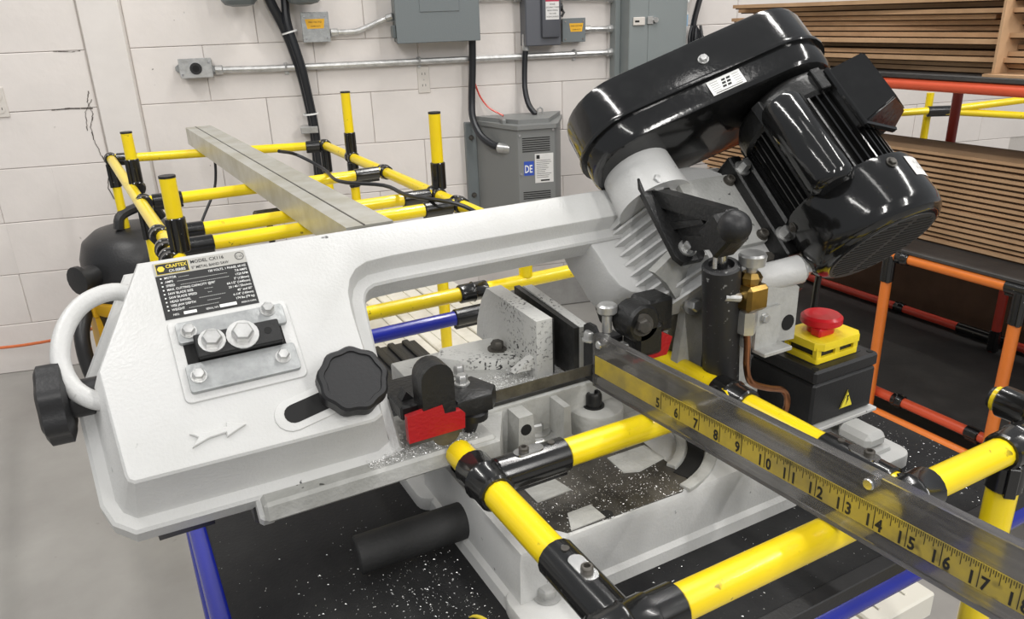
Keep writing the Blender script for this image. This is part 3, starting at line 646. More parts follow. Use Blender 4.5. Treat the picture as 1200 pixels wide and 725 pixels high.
# --- saw head: box over the left wheel, beam, and the lower flange
def ring(pts): return pts
P = [(-.360, .203), (-.408, .103), (-.4035, .008), (-.4022, .0035), (-.3985, .0008), (-.300, -.001), (-.200, -.002), (-.1915, .002),
     (-.188, .05), (-.186, .110), (-.183, .132), (-.177, .146), (-.168, .156), (-.155, .162), (-.126, .164), (.02, .164), (.165, .164), (.165, .203), (0, .203), (-.18, .203)]
OUT = {0: (-.5, 1), 1: (-.95, .1), 2: (-1, -.05), 3: (-.8, -.6), 4: (-.35, -1), 5: (0, -1), 6: (.55, -1), 7: (.85, -.9), 17: (0, 1), 18: (0, 1), 19: (0, 1)}
INN = {8: (1, 0), 9: (1, 0), 10: (.97, -.2), 11: (.85, -.5), 12: (.6, -.8), 13: (.3, -.95), 14: (0, -1), 15: (0, -1), 16: (0, -1)}
def loop(o, n, oi=0, ni=None):
    out = []
    for k in range(len(P)):
        if k in INN: d, w, h = INN[k], oi, (n if ni is None else ni)
        else: d, w, h = OUT[k], o, n
        if k == 8 and ni is not None: h = (n + ni) / 2
        if k == 7 and ni is not None: h = n + (ni - n) * .12
        out.append((P[k][0] + d[0] * w, P[k][1] + d[1] * w, h))
    return out
m = MB(BOW)
m.loft([loop(-.0035, .045, -.003), loop(-.001, .0442, -.0005), loop(.001, .042, .001, .042), loop(.012, -.006, .004, .030), loop(.014, -.0085, .006, .027), loop(.023, -.0095, .017, .0265), loop(.026, -.012, .0195, .024), loop(.0265, -.034, .021, .002)])
bow = m.build('saw_head', cast_white, sw, ang=28)
m = MB(BOW)      # lower lip beyond the step, then the housing over the drive wheel
hs = [(.120, .203), (.118, .150), (.122, .128), (.124, .104), (.130, .084), (.140, .073), (.156, .067), (.172, .068), (.186, .074), (.20, .062), (.31, .03), (.32, .203)]
m.prism(hs, -.04, .022, 'z', .004)
m.box(.225, .32, .05, .195, .0, .070, .004)
m.prism([(.160, .018), (.199, .098), (.300, .098), (.305, .018)], .034, .165, 'y', .003); m.box(.235, .30, .0, .06, .0, .060, .006)
m.loft([[(.150, .155, .02), (.30, .155, .02), (.295, .155, .0985), (.180, .155, .0985)], [(.150, .176, .022), (.28, .178, .022), (.27, .176, .096), (.176, .174, .096)], [(.156, .186, .03), (.26, .188, .03), (.25, .186, .09), (.176, .184, .09)]])
m.lathe([(-.012, .046), (.012, .0435), (.036, .0425), (.044, .0425)], (.192, .165, .072), (0, 1, 0), 30)
gh = m.build('gear_housing', cast_white, sw, ang=28)
m = MB(BOW)
for k in range(9):
    y = .150 - k * .0142
    m.add([(.149, y - .0015, .0225), (.149, y + .0015, .0225), (.19, y + .0045, .0225), (.19, y - .0045, .0225), (.191, y - .0015, .0975), (.191, y + .0015, .0975), (.214, y + .0045, .0975), (.214, y - .0045, .0975)], [(0, 1, 2, 3), (4, 5, 6, 7), (0, 1, 5, 4), (1, 2, 6, 5), (2, 3, 7, 6), (3, 0, 4, 7)])
m.build('cooling_ribs', cast_white, gh)
m = MB(BOW); m.prism([(.15, .160), (.160, .160), (.160, .145), (.150, .075), (.142, .068), (.138, .08), (.143, .11)], -.06, -.002); m.build('blade_backplate', black_plastic, bow)
fp = MB(BOW).prism(rrect(.207, .285, .060, .157, .004), .099, .106, b=.0012).build('gear_cover', cast_grey, gh)
for p in ((.279, .147), (.279, .068), (.213, .068)): MB(BOW).bolt((*p, .106), (0, 0, 1), .010, .006, .0075, .001, True).build('cover_screw', dark_steel, fp)
m = MB(BOW); m.box(-.31, -.295, -.046, -.022, -.034, -.012, .003); m.build('lower_stop', cast_white, bow)
m = MB(BOW); m.box(-.392, -.345, -.026, -.012, -.050, -.034); m.build('blade_cover_lip', black_plastic, bow)
m = MB(BOW); m.cyl((-.300, -.022, -.045), (-.312, -.022, -.045), .017, n=16, c=.003); m.build('wheel_rim', black_plastic, bow)
# handle
m = MB(BOW); m.tube([(-.362, .186, .012), (-.385, .196, .014), (-.410, .188, .016), (-.428, .165, .018), (-.436, .135, .018), (-.432, .110, .017), (-.420, .094, .015), (-.402, .086, .012)], .0082, 12, 6); m.build('carry_handle', cast_white, bow)
# tension knob at the left end
m = MB(BOW)
kx = V3((-.409, .104, -.002)); kd = V3((-1, .04, -.02)).normalized()
m.cyl(kx, kx + kd * .030, .0165, n=18); kn = kx + kd * .026; d, a, b_ = axes(kd)
prof = [(0, .027), (.003, .0345), (.020, .0345), (.023, .029)]
m.loft([[kn + d * h + a * (r * (1 + .06 * math.cos(7 * t)) * math.cos(t)) + b_ * (r * (1 + .06 * math.cos(7 * t)) * math.sin(t)) for t in [2 * PI * i / 42 for i in range(42)]] for h, r in prof])
m.build('tension_knob', black_plastic, bow)
# round knob in the slot on the face
kc = (-.211, .034)
m = MB(BOW)
def lobes(r, z): return [(kc[0] + r * (1 + .035 * math.cos(9 * t)) * math.cos(t), kc[1] + r * (1 + .035 * math.cos(9 * t)) * math.sin(t), z) for t in [2 * PI * i / 54 for i in range(54)]]
m.loft([lobes(.029, .049), lobes(.0315, .0515), lobes(.0315, .064), lobes(.0295, .0665), lobes(.0255, .0668), lobes(.0248, .0652), lobes(.001, .0656)])
m.cyl((*kc, .02), (*kc, .05), .012, n=12); m.build('guide_knob', black_plastic, bow, ang=30)
m = MB(BOW); m.prism(stadium((-.268, .0215), (-.205, .0335), .0155, 8), .0425, .0465, b=.0015); m.build('slot_rim', cast_white, bow)
m = MB(BOW); m.prism(stadium((-.266, .0220), (-.205, .0335), .0088, 8), .0462, .0469); m.build('slot', dark_hole, bow)
m = MB(BOW)
ar = [(-.352, .0275), (-.346, .0225), (-.352, .0150), (-.338, .0195), (-.324, .0205), (-.324, .0165), (-.307, .0235), (-.322, .0300), (-.323, .0260), (-.338, .0255)]
m.prism(ar, .0445, .0480, b=.0008, seg=1); m.build('raised_arrow', cast_white, bow)
# blade adjuster
m = MB(BOW); m.prism(rrect(-.349, -.244, .054, .136, .006), .044, .0475, b=.002); m.build('adjuster_boss', cast_white, bow)
m = MB(BOW); m.prism(rrect(-.343, -.249, .061, .088, .003), .0475, .0525, b=.001); m.prism(rrect(-.343, -.249, .109, .130, .003), .0475, .0525, b=.001); ad = m.build('adjuster_plate', zinc_plate, bow)
MB(BOW).box(-.340, -.255, .086, .112, .0470, .0480).build('guide_slot', dark_hole, bow)
sl = MB(BOW).box(-.331, -.258, .089, .112, .0478, .0585, .001).build('slide_block', black_cast, bow)
for p, af, w in (((-.317, .1025), .0150, .0115), ((-.291, .1022), .0165, .0140)): MB(BOW).bolt((*p, .0585), (0, 0, 1), af, .0075, w, .0015).build('hex_bolt', zinc, sl)
MB(BOW).cyl((-.269, .1015, .0585), (-.269, .1015, .0588), .0035, n=12).build('hole', dark_hole, sl)
for p in ((-.333, .119), (-.263, .1255), (-.334, .075), (-.262, .0755)): MB(BOW).bolt((*p, .0525), (0, 0, 1), .0095, .006, .0068, .001).build('hex_bolt', zinc, ad)
# name plate
npx0, npx1, npy0, npy1 = -.3485, -.267, .1385, .1985
npl = MB(BOW).prism([(npx0, npy0), (npx1, npy0), (npx1, npy1), (npx0, npy1)], .0449, .0455).build('name_plate', black_print, bow, 'black printed data plate')
m = MB(BOW); m.box(npx0, npx1, .1845, npy1, .0455, .04562); m.build('plate_header', silver_print, npl)
m = MB(BOW); m.box(npx0 + .002, npx0 + .030, .1858, .1972, .0456, .04572); m.build('badge', black_print, npl)
m = MB(BOW @ Matrix.Translation((0, 0, .0458)))
m.text('CRAFTEX', npx0 + .0105, .1919, .0052, 0, .82, bold=.02); m.prism(arc(npx0 + .0062, .1916, .0033, 0, 360, 6)[:-1], 0, .0001)
m.box(npx0 + .002, npx0 + .030, .1970, .1974, 0, .0001); m.box(npx0 + .002, npx0 + .030, .1856, .1860, 0, .0001); m.box(npx0 + .0018, npx0 + .0022, .1856, .1974, 0, .0001); m.box(npx0 + .0298, npx0 + .0302, .1856, .1974, 0, .0001)
m.build('brand_lettering', gold_print, npl, 'yellow brand lettering')
m = MB(BOW @ Matrix.Translation((0, 0, .0459)))
m.text('CX-SERIES', npx0 + .0125, .1872, .0040, 0, .80, bold=.01); m.build('series_lettering', white_print, npl)
m = MB(BOW @ Matrix.Translation((0, 0, .0459)))
m.text('MODEL CX116', npx0 + .032, .1927, .0050, 0, .92, bold=.01); m.text('5" METAL BAND SAW', npx0 + .032, .1866, .0042, 0, .82, bold=.01)
m.prism(arc(npx1 - .0055, .1925, .0042, 0, 360, 16) + arc(npx1 - .0055, .1925, .0037, 360, 0, 16), 0, .0001); m.text('C UL', npx1 - .0055, .1912, .0034, 0, .8, 'CENTER'); m.build('model_lettering', black_print, npl)
m = MB(BOW @ Matrix.Translation((0, 0, .0457)))
rows = [('MOTOR', '120 VOLTS, 1 PHASE, 60 HZ'), ('AMPS', '7.8 AMPS'), ('SPEED', '1720 RPM'), ('MAX. CUTTING CAPACITY @90\u00b0', '5" (128mm)'), ('SAW BLADE SIZE', '64-1/2" (1640mm)'), ('SAW BLADE SPEED', '20 / 40 / 55m/min'), ('HEAD SWIVEL', '45\u00b0 and 60\u00b0'), ('VISE JAW DEPTH', '6-1/4" (160mm)'), ('WEIGHT', '174 lbs (79 kg)')]
for k, (a, c) in enumerate(rows):
    y = .1803 - k * .00425
    m.prism(arc(npx0 + .0042, y + .0011, .0008, 0, 360, 8)[:-1], 0, .0001)
    m.text(a, npx0 + .007, y, .0034, 0, .84, bold=.008); m.text(c, npx1 - .002, y, .0034, 0, .84, 'RIGHT', .008)
    x0 = npx0 + .009 + len(a) * .0021; x1 = npx1 - .004 - len(c) * .0020; x = x0
    while x < x1: m.box(x, x + .0005, y, y + .0005, 0, .0001); x += .0013
y = .1412; m.text('MFD.', npx0 + .007, y, .0030, 0, .84); m.box(npx0 + .016, npx0 + .027, y - .0004, y + .0026, 0, .0001); m.text('SERIAL NO.', npx0 + .035, y, .0028, 0, .8); m.box(npx0 + .047, npx0 + .062, y - .0004, y + .0028, 0, .0001); m.text('MADE IN CHINA', npx1 - .0018, y, .0026, 0, .7, 'RIGHT')
m.build('data_lettering', white_print, npl)

# --- blade guides
m = MB(); m.box(.20, .255, .655, .690, .910, .924, .002); m.box(.207, .255, .62, .655, .912, .927, .002); m.prism([(.212, .926), (.218, .936), (.226, .926)], .632, .645, 'y')
gl = m.build('left_guide_bracket', black_cast, sw)
m = MB(); m.prism(arc(.2405, .953, .0165, 0, 180, 10) + [(.224, .914), (.257, .914)], .605, .632, 'y', b=.003); m.build('guide_arm', black_cast, gl)
m = MB(); m.prism([(.262, .612), (.30, .612), (.312, .628), (.30, .66), (.262, .66)], .903, .921, b=.003); m.build('guide_block', black_cast, gl)
for p, af in (((.283, .646, .921), .011), ((.270, .668, .925), .012), ((.290, .668, .921), .010), ((.262, .690, .925), .011)): MB().bolt(p, (0, 0, 1), af, .009, .008, .0015).build('guide_bolt', zinc, gl)
m = MB(); m.lathe([(-.012, .012), (-.011, .014), (-.004, .0145), (-.002, .012), (.0, .012)], (.285, .625, .903), (0, 0, 1), 20); m.cyl((.283, .625, .893), (.277, .63, .86), .008, .0045, n=12); m.build('guide_roller', black_plastic, gl)
m = MB(); m.prism([(.207, .896), (.265, .896), (.266, .912), (.262, .916), (.245, .917), (.243, .927), (.207, .924)], .604, .612, 'y', b=.001); m.build('red_guard', red_paint, gl, 'red blade guard')
m = MB(); m.prism(arc(.246, .8965, .015, 180, 360, 10), .606, .611, 'y'); m.box(.207, .262, .605, .612, .892, .8965); m.build('guard_tab', dark_steel, gl)
m = MB(); m.cyl((.478, .600, .958), (.478, .632, .958), .0215, n=22, c=.003); m.box(.47, .505, .60, .63, .918, .955, .004); m.box(.495, .53, .615, .65, .935, .975, .003); gr = m.build('right_guide_arm', black_cast, sw)
m = MB(); m.prism([(.472, .912), (.515, .912), (.522, .932), (.505, .942), (.472, .926)], .606, .626, 'y', b=.001); m.build('red_guard', red_paint, gr, 'red blade guard')
MB().bolt((.474, .600, .959), (-.25, -1, .1), .0145, .009, .0125, .002).build('guide_bolt', dark_steel, gr)
m = MB(); m.cyl((.452, .632, .945), (.452, .632, .972), .0055, n=12); m.cyl((.452, .632, .966), (.452, .632, .977), .011, n=14, c=.002); m.build('adjusting_screw', zinc, gr)
for p, af in (((.436, .642, .935), .012), ((.452, .636, .928), .013), ((.468, .622, .921), .011)): MB().bolt(p, (0, 0, 1), af, .009, .0085, .0015).build('guide_bolt', zinc, gr)
m = MB(); m.prism([(.63, .885), (.655, .885), (.655, .948), (.648, .953), (.636, .953), (.63, .947)], .437, .441, 'x'); m.box(.441, .475, .632, .652, .918, .936, .002); m.build('splash_plate', black_plastic, gr)
MB().cyl((.4365, .64, .936), (.4345, .64, .936), .004, n=10).build('screw', zinc, gr)

# --- pivot post and lugs at the right end
m = MB(); m.prism([(.515, 1.0), (.532, .985), (.562, .942), (.552, .872), (.556, .80), (.575, .80), (.60, .93), (.575, .985), (.545, 1.02)], .632, .645, 'y', b=.002)
m.box(.552, .685, .665, .74, .79, .955, .006); m.box(.575, .60, .638, .662, .86, .945, .003); m.box(.60, .665, .620, .68, .79, .94, .006); m.box(.57, .670, .61, .70, .79, .835, .005)
pv = m.build('pivot_post', cast_grey, sw)
m = MB(); m.prism([(.588, .918), (.664, .912), (.664, .975), (.650, .985), (.588, .985)], .562, .60, 'y', b=.002); m.prism([(.597, .916), (.630, .913), (.634, .93), (.632, .962), (.597, .962)], .557, .563, 'y', b=.001); m.box(.598, .640, .542, .562, .911, .916, .001); hb = m.build('hinge_bracket', cast_grey, pv)
m = MB(); m.cyl((.651, .5612, .935), (.651, .563, .935), .0095, n=16); m.build('hinge_hole', dark_hole, hb)
MB().bolt((.607, .557, .952), (0, -1, 0), .009, .005, .006, .001).build('hinge_bolt', zinc, hb)
m = MB(); m.cyl((.600, .585, .985), (.665, .563, .996), .016, n=16, c=.002); m.box(.60, .66, .57, .66, .955, .985, .005); m.build('hinge_barrel', cast_white, pv)
MB().bolt((.665, .563, .996), (.92, -.32, .15), .016, .008, .013, .002).build('hinge_bolt', zinc, pv)
MB().bolt((.565, .625, .955), (0, -1, .1), .013, .008, .012, .002).build('post_bolt', zinc, pv)

# --- black lift arm, cylinder and valve
m = MB(BOW); m.prism([(.160, .172), (.190, .172), (.195, .160), (.192, .062), (.186, .056), (.158, .056), (.152, .066), (.156, .16)], .097, .104, b=.001)
m.prism([(.152, .104), (.146, .112), (.066, .183), (.050, .183), (.058, .168), (.128, .104)], .168, .186, 'x', b=.0015)
m.prism([(.128, .104), (.066, .160), (.050, .155), (.072, .104)], .172, .176, 'x'); m.prism([(.076, .103), (.062, .115), (.040, .152), (.050, .160), (.084, .112)], .168, .182, 'x', b=.001)
m.prism([(.108, .104), (.080, .148), (.074, .148), (.098, .104)], .168, .182, 'x')
m.box(.152, .180, .030, .066, .150, .184, .003); la = m.build('lift_arm', black_cast, sw)
for p in ((.178, .160), (.172, .072)): MB(BOW).bolt((*p, .104), (0, 0, 1), .0125, .009, .0105, .002).build('arm_bolt', zinc, la)
m = MB(BOW); m.ball((.1555, .0395, .1945), .0165, 12); m.build('ball_knob', black_plastic, la)
c0, c1 = V3((.557, .575, 1.022)), V3((.596, .600, .815))
cd_ = (c0 - c1).normalized()
m = MB(); m.lathe([(0, .0205), (.205, .0205), (.207, .0185), (.2075, .0135), (.201, .013)], c1, cd_, 24); hc = m.build('lift_cylinder', black_dusty, sw)
m = MB(); m.cyl(c0 - cd_ * .02, c0 + cd_ * .045, .0065, n=14); m.cyl(c0 + V3((-.0115, -.003, -.006)), c0 + V3((-.0135, -.003, .052)), .0028, n=8); m.build('piston_rod', steel, hc)
vx = V3((.586, .560, .982))
VS = Matrix.Translation(vx) @ Matrix.Scale(1.3, 4) @ Matrix.Translation(-vx)
m = MB(VS); m.box(vx.x - .011, vx.x + .012, vx.y - .011, vx.y + .011, vx.z - .012, vx.z + .010, .003); m.lathe([(.010, .008), (.016, .0095), (.020, .007)], vx, (0, 0, 1), 8); va = m.build('valve_body', brass, sw)
m = MB(VS); m.lathe([(.018, .004), (.024, .005), (.026, .0105), (.034, .0115), (.036, .010), (.0355, .003)], vx, (0, 0, 1), 18); m.build('valve_knob', zinc, va)
m = MB(VS); m.lathe([(-.034, .0075), (-.022, .0085), (-.014, .0085), (-.012, .006)], vx, (0, 0, 1), 6); m.cyl(vx + V3((-.011, 0, 0)), vx + V3((-.024, .004, .002)), .0042, n=10); m.build('valve_fitting', zinc, va)
m = MB(); m.tube([vx + V3((0, 0, -.04)), vx + V3((.003, .0, -.06)), vx + V3((.005, .0, -.088)), vx + V3((.014, .0, -.108)), vx + V3((.040, .0, -.122)), vx + V3((.066, .0, -.132)), vx + V3((.076, .0, -.148)), vx + V3((.070, .0, -.166)), vx + V3((.045, .01, -.176))], .0038, 10, 5); m.build('copper_pipe', copper, va)
m = MB(); m.cyl(vx + V3((.05, .008, -.176)), vx + V3((.01, .02, -.172)), .006, n=10); m.build('pipe_fitting', zinc, va)

# --- motor on its mount
MX, MN = .354, .171
MOT = BOW @ Matrix.Translation((MX, 0, MN))
def ax_loop(r, y, n=40): return [(r * math.cos(2 * PI * i / n), y, r * math.sin(2 * PI * i / n)) for i in range(n)]
m = MB(MOT); m.loft([ax_loop(.055, .062), ax_loop(.055, .170)]); mo = m.build('motor', black_cast, sw)
m = MB(MOT)
for i in range(44):
    a = 2 * PI * i / 44; ca, sa = math.cos(a), math.sin(a); w = .0014
    vs = [(r * ca - q * sa, y, r * sa + q * ca) for y in (.058, .168) for r, q in ((.052, -w), (.0635, -w * .7), (.0635, w * .7), (.052, w))]
    m.add(vs, [(0, 1, 2, 3), (7, 6, 5, 4), (0, 4, 5, 1), (1, 5, 6, 2), (2, 6, 7, 3), (3, 7, 4, 0)])
m.build('cooling_fins', black_gloss, mo)
m = MB(MOT); m.loft([ax_loop(.063, .160), ax_loop(.067, .164), ax_loop(.0675, .182), ax_loop(.062, .192), ax_loop(.045, .202), ax_loop(.03, .215)])
for a in (60, 105, 165, 250, 340):
    ca, sa = math.cos(math.radians(a)), math.sin(math.radians(a)); T = MOT @ frame(V3((.068 * ca, .176, .068 * sa)), V3((-sa, 0, ca)), V3((0, 1, 0)), V3((ca, 0, sa))); m.at(T); m.box(-.006, .006, -.016, .012, -.006, .004, .001); m.at(MOT)
m.build('drive_end_bell', black_cast, mo)
m = MB(MOT); m.loft([ax_loop(.0675, .0635), ax_loop(.074, .062), ax_loop(.0755, .058), ax_loop(.0755, .012), ax_loop(.073, .002), ax_loop(.067, -.005), ax_loop(.060, -.0075)], True, True); fc = m.build('fan_cover', black_gloss, mo)
m = MB(MOT); m.loft([ax_loop(.060, -.0068), ax_loop(.060, -.0082)]); gd = m.build('fan_grille', grille_m, fc)
m = MB(MOT)
for k in range(-8, 9):
    z = k * .0062; L = math.sqrt(max(0, .056 ** 2 - z * z))
    if L < .01: continue
    for a, c in ((-L, -.004), (.004, L)): m.box(a, c, -.0086, -.0080, z - .0013, z + .0013)
m.build('grille_slots', dark_hole, gd)
for a in (100, 200, 350):
    ca, sa = math.cos(math.radians(a)), math.sin(math.radians(a)); MB(MOT).bolt((.0755 * ca, .050, .0755 * sa), (ca, 0, sa), .007, .003, .006, .001).build('cover_screw', dark_steel, fc)
# white sticker wrapped on the fan cover
m = MB(MOT); n = 6; vs = []; a0, a1 = 58, 84
for i in range(n + 1):
    a = math.radians(a0 + (a1 - a0) * i / n); vs += [(.0759 * math.cos(a), .054, .0759 * math.sin(a)), (.0759 * math.cos(a), .030, .0759 * math.sin(a))]
m.add(vs, [(2 * i, 2 * i + 2, 2 * i + 3, 2 * i + 1) for i in range(n)]); st = m.build('sticker', paper, fc, 'white paper sticker')
m = MB(MOT)
for k in range(3):
    a = math.radians(63 + k * 6)
    for q in range(2):
        da_ = .012; y0 = .038 + q * .007
        m.quad(*[(.0761 * math.cos(a + s * da_), yy, .0761 * math.sin(a + s * da_)) for s, yy in ((-1, y0), (1, y0), (1, y0 + .003), (-1, y0 + .003))])
m.build('sticker_print', silver_print, st)
# capacitor can
ca_ = V3((-.066, 0, .043))
m = MB(MOT); m.lathe([(.052, .018), (.056, .023), (.061, .0245), (.158, .0245), (.164, .021), (.166, .012)], ca_, (0, 1, 0), 28); cp = m.build('capacitor', black_gloss, mo)
m = MB(MOT); m.box(-.075, -.035, .055, .160, .012, .045, .004); m.build('capacitor_saddle', black_cast, mo)
# terminal box
TBX = MOT @ Matrix.Translation((.024, .142, .058)) @ Matrix.Rotation(math.radians(16), 4, 'Y') @ Matrix.Diagonal((.95, .86, .95, 1))
MB(TBX).box(-.034, .034, -.042, .042, -.020, .004, .003).build('terminal_box', black_cast, mo)
m = MB(TBX)
m.loft([[(sx * a, sy * c, z) for sx, sy in ((-1, -1), (1, -1), (1, 1), (-1, 1))] for a, c, z in ((.038, .046, .002), (.0385, .0465, .004), (.0385, .0465, .008), (.0365, .0445, .0095))])
rf = bmesh.new(); q = [rf.verts.new(p) for p in [(-.036, -.044, .009), (.036, -.044, .009), (.036, .044, .009), (-.036, .044, .009), (-.014, -.033, .042), (.030, -.036, .030), (.030, .043, .030), (-.014, .042, .042)]]
for f in [(0, 3, 2, 1), (4, 5, 6, 7), (0, 1, 5, 4), (1, 2, 6, 5), (2, 3, 7, 6), (3, 0, 4, 7)]: rf.faces.new([q[i] for i in f])
bmesh.ops.recalc_face_normals(rf, faces=list(rf.faces)); bmesh.ops.bevel(rf, geom=[e for e in rf.edges if max(v.co.z for v in e.verts) > .02], offset=.0022, segments=2, affect='EDGES'); m.bm(rf)
m.build('terminal_lid', black_gloss, mo)
# mount plate and bolts
m = MB(BOW); m.box(.284, .303, .030, .172, .080, .120, .002); m.box(.300, .345, .035, .165, .098, .128, .003); m.box(.25, .30, -.005, .045, .06, .105, .004); mp_ = m.build('motor_mount', black_cast, mo)
for p in ((.293, .152), (.293, .056)): MB(BOW).bolt((*p, .120), (0, 0, 1), .012, .010, .010, .002).build('mount_bolt', zinc, mp_)
for p in ((.262, .036, .105), (.282, .02, .105)): MB(BOW).bolt(p, (0, 0, 1), .011, .010, .009, .002).build('mount_bolt', dark_steel, mp_)
MB(BOW).box(.276, .286, .010, .019, .105, .110, .001).build('orange_tab', orange_tube, mp_, 'orange plastic tab')

# --- belt cover
a_, b_2 = (.197, .087), (MX, MN)
def sl(r, y): return [(p[0], y, p[1]) for p in stadium(a_, b_2, r, 16)]
m = MB(BOW); m.loft([sl(.056, .203), sl(.061, .2045), sl(.064, .209), sl(.065, .234)], True, False)
m.loft([sl(.065, .232), sl(.070, .232), sl(.0705, .2345), sl(.070, .237), sl(.066, .237)], False, False); bc = m.build('belt_cover', black_gloss, sw)
m = MB(BOW); m.loft([sl(.0665, .236), sl(.0665, .280), sl(.0645, .287), sl(.059, .291), sl(.05, .292)], False, True); m.build('cover_lid', black_gloss, bc)
dv = V3((b_2[0] - a_[0], 0, b_2[1] - a_[1])).normalized(); nv = V3((-dv.z, 0, dv.x))
SID = BOW @ frame(V3((a_[0], .2, a_[1])) + nv * .0652, dv, V3((0, 1, 0)), nv)
lb = MB(SID).box(.086, .126, .0095, .029, 0, .0006).build('maker_label', white_print, bc, 'silver-white maker label')
m = MB(SID @ Matrix.Translation((0, 0, .0008)))
for r in range(3):
    for q in range(2): m.add([(.1 + q * .006 + r * .001, .0145 + r * .0042, 0), (.1045 + q * .006 + r * .001, .0145 + r * .0042, 0), (.1052 + q * .006 + r * .001, .0172 + r * .0042, 0), (.1007 + q * .006 + r * .001, .0172 + r * .0042, 0)], [(0, 1, 2, 3)])
for r in range(5): m.box(.0885, .098, .0135 + r * .003, .0138 + r * .003, 0, .0001); m.box(.1155, .1235, .0135 + r * .003, .0138 + r * .003, 0, .0001)
m.box(.090, .122, .0108, .0116, 0, .0001)
m.build('label_print', black_print, lb)
MB(SID).bolt((.098, .058, .0013), (0, 0, 1), .0085, .004, .0062, .001).build('lid_screw', zinc, bc)

# --- switch box
m = MB(); m.box(.690, .799, .547, .650, .794, .850, .003); m.box(.689, .800, .546, .651, .8505, .868, .003); sb = m.build('switch_box', black_plastic, sw)
m = MB(); m.prism(rrect(.703, .788, .560, .64, .008), .868, .8688); m.build('lid_panel', rubber, sb)
for p in ((.697, .554), (.792, .554), (.697, .643), (.792, .643)): MB().cyl((*p, .8678), (*p, .8686), .004, n=10).build('lid_screw', dark_hole, sb)
m = MB(); m.box(.688, .803, .54, .66, .789, .794, .001); m.box(.755, .775, .55, .62, .75, .789, .002); m.build('switch_bracket', cast_white, sw)
m = MB(); m.prism(rrect(.705, .778, .560, .612, .004), .8685, .876, b=.001)
for p in ((.709, .564), (.741, .564), (.773, .564), (.709, .607), (.773, .607)): m.box(p[0] - .004, p[0] + .004, p[1] - .003, p[1] + .003, .875, .889)
m.prism([(.703, .564), (.712, .556), (.772, .556), (.780, .564), (.780, .610), (.772, .617), (.712, .617), (.703, .610)], .886, .896, b=.002); es = m.build('stop_guard', yellow_plastic, sb, 'yellow switch guard')
m = MB(); m.box(.71, .772, .564, .607, .875, .889); m.build('switch_core', black_plastic, es)
m = MB(); m.cyl((.740, .588, .896), (.740, .588, .910), .016, n=20); m.box(.718, .742, .570, .585, .896, .907, .002); m.lathe([(.905, .020), (.908, .0245), (.915, .0245), (.918, .021), (.9175, .009), (.916, .002)], (.740, .588, 0), (0, 0, 1), 28); m.build('stop_button', red_plastic, es, 'red mushroom stop button')
SF = frame(V3((.690, .5462, .794)), V3((1, 0, 0)), V3((0, 0, 1)), V3((0, -1, 0)))
m = MB(SF); m.prism([(.049, .012), (.072, .012), (.0605, .036)], 0, .0005); hz = m.build('warning_sign', yellow_print, sb, 'yellow triangle with black bolt')
m = MB(SF @ Matrix.Translation((0, 0, .0007))); m.add([(.0595, .0285, 0), (.0635, .0285, 0), (.0615, .0235, 0), (.0635, .0235, 0), (.0585, .0145, 0), (.0600, .0215, 0), (.0578, .0215, 0)], [(0, 1, 2, 5), (2, 3, 4, 5)])
for p, q in (((.049, .012), (.072, .012)), ((.072, .012), (.0605, .036)), ((.0605, .036), (.049, .012))):
    d = (V3((*q, 0)) - V3((*p, 0))).normalized(); n_ = V3((-d.y, d.x, 0)) * .0009; a, c = V3((*p, 0)) + n_ * .1, V3((*q, 0)) + n_ * .1
    m.quad(a, c, c + n_, a + n_)
m.build('sign_print', black_print, hz)
MB(frame(V3((.6895, .59, .815)), V3((0, 1, 0)), V3((0, 0, 1)), V3((-1, 0, 0)))).cyl((0, 0, 0), (0, 0, .001), .009, n=18).build('knockout', rubber, sb)
pts = [(.786, .640, .868), (.790, .642, .90), (.785, .635, .95), (.772, .615, .99), (.755, .60, 1.02)]
m = MB(); m.tube(pts, .0042, 8, 5); m.cyl((.786, .640, .866), (.786, .640, .876), .009, n=10); m.build('power_lead', cable_black, sw)

lj = thing('loose_joint', (.196, .470, .7505), 'black pipe joint with a worn yellow rim lying on the table by the saw foot', 'pipe joint')
m = MB(); m.lathe([(-.02, .015), (-.018, .0175), (.018, .0175), (.02, .015)], (.196, .470, .768), (.85, .5, 0), 20); m.build('joint_body', joint_black, lj)
m = MB(); m.lathe([(.0195, .011), (.0205, .0165), (.0235, .0165), (.024, .011)], (.196, .470, .768), (.85, .5, 0), 20); m.build('joint_rim', gold_print, lj, 'worn yellow rim')

# metal filings: nobody could count them
def flakes(n, fn, smin, smax):
    m = MB()
    for _ in range(n):
        x, y, z = fn(); s = random.uniform(smin, smax); a = random.uniform(0, 2 * PI); t = random.uniform(-.5, .5) * s
        c, d = math.cos(a) * s, math.sin(a) * s
        m.v += [V3((x - c, y - d, z)), V3((x + d * .5, y - c * .5, z + abs(t) + .0003)), V3((x + c, y + d, z + .0002))]; k = len(m.v); m.f.append((k - 3, k - 2, k - 1)); m.m.append(0)
    return m
def on_table():
    while True:
        if random.random() < .6: x, y = random.gauss(.20, .07), random.gauss(.50, .09)
        elif random.random() < .6: x, y = random.gauss(.80, .03), random.gauss(.56, .09)
        else: x, y = random.uniform(.05, .85), random.uniform(.38, .62)
        if .03 < x < .86 and .376 < y < .9 and not (.245 < x < .69 and .485 < y) and not (.69 < x < .80 and .53 < y) : return x, y, .7503
tag(flakes(2600, on_table, .0004, .0014).build('metal_filings', chip_m, loc=(.2, .5, .75)), 'silver metal filings scattered over the black table top', 'filings', kind='stuff')
def on_bed():
    if random.random() < .6: return random.uniform(.17, .285), random.uniform(.609, .655), .8770 + random.random() ** 3 * .004
    return random.uniform(.31, .435), random.uniform(.68, .73), .8758 + random.random() ** 3 * .004
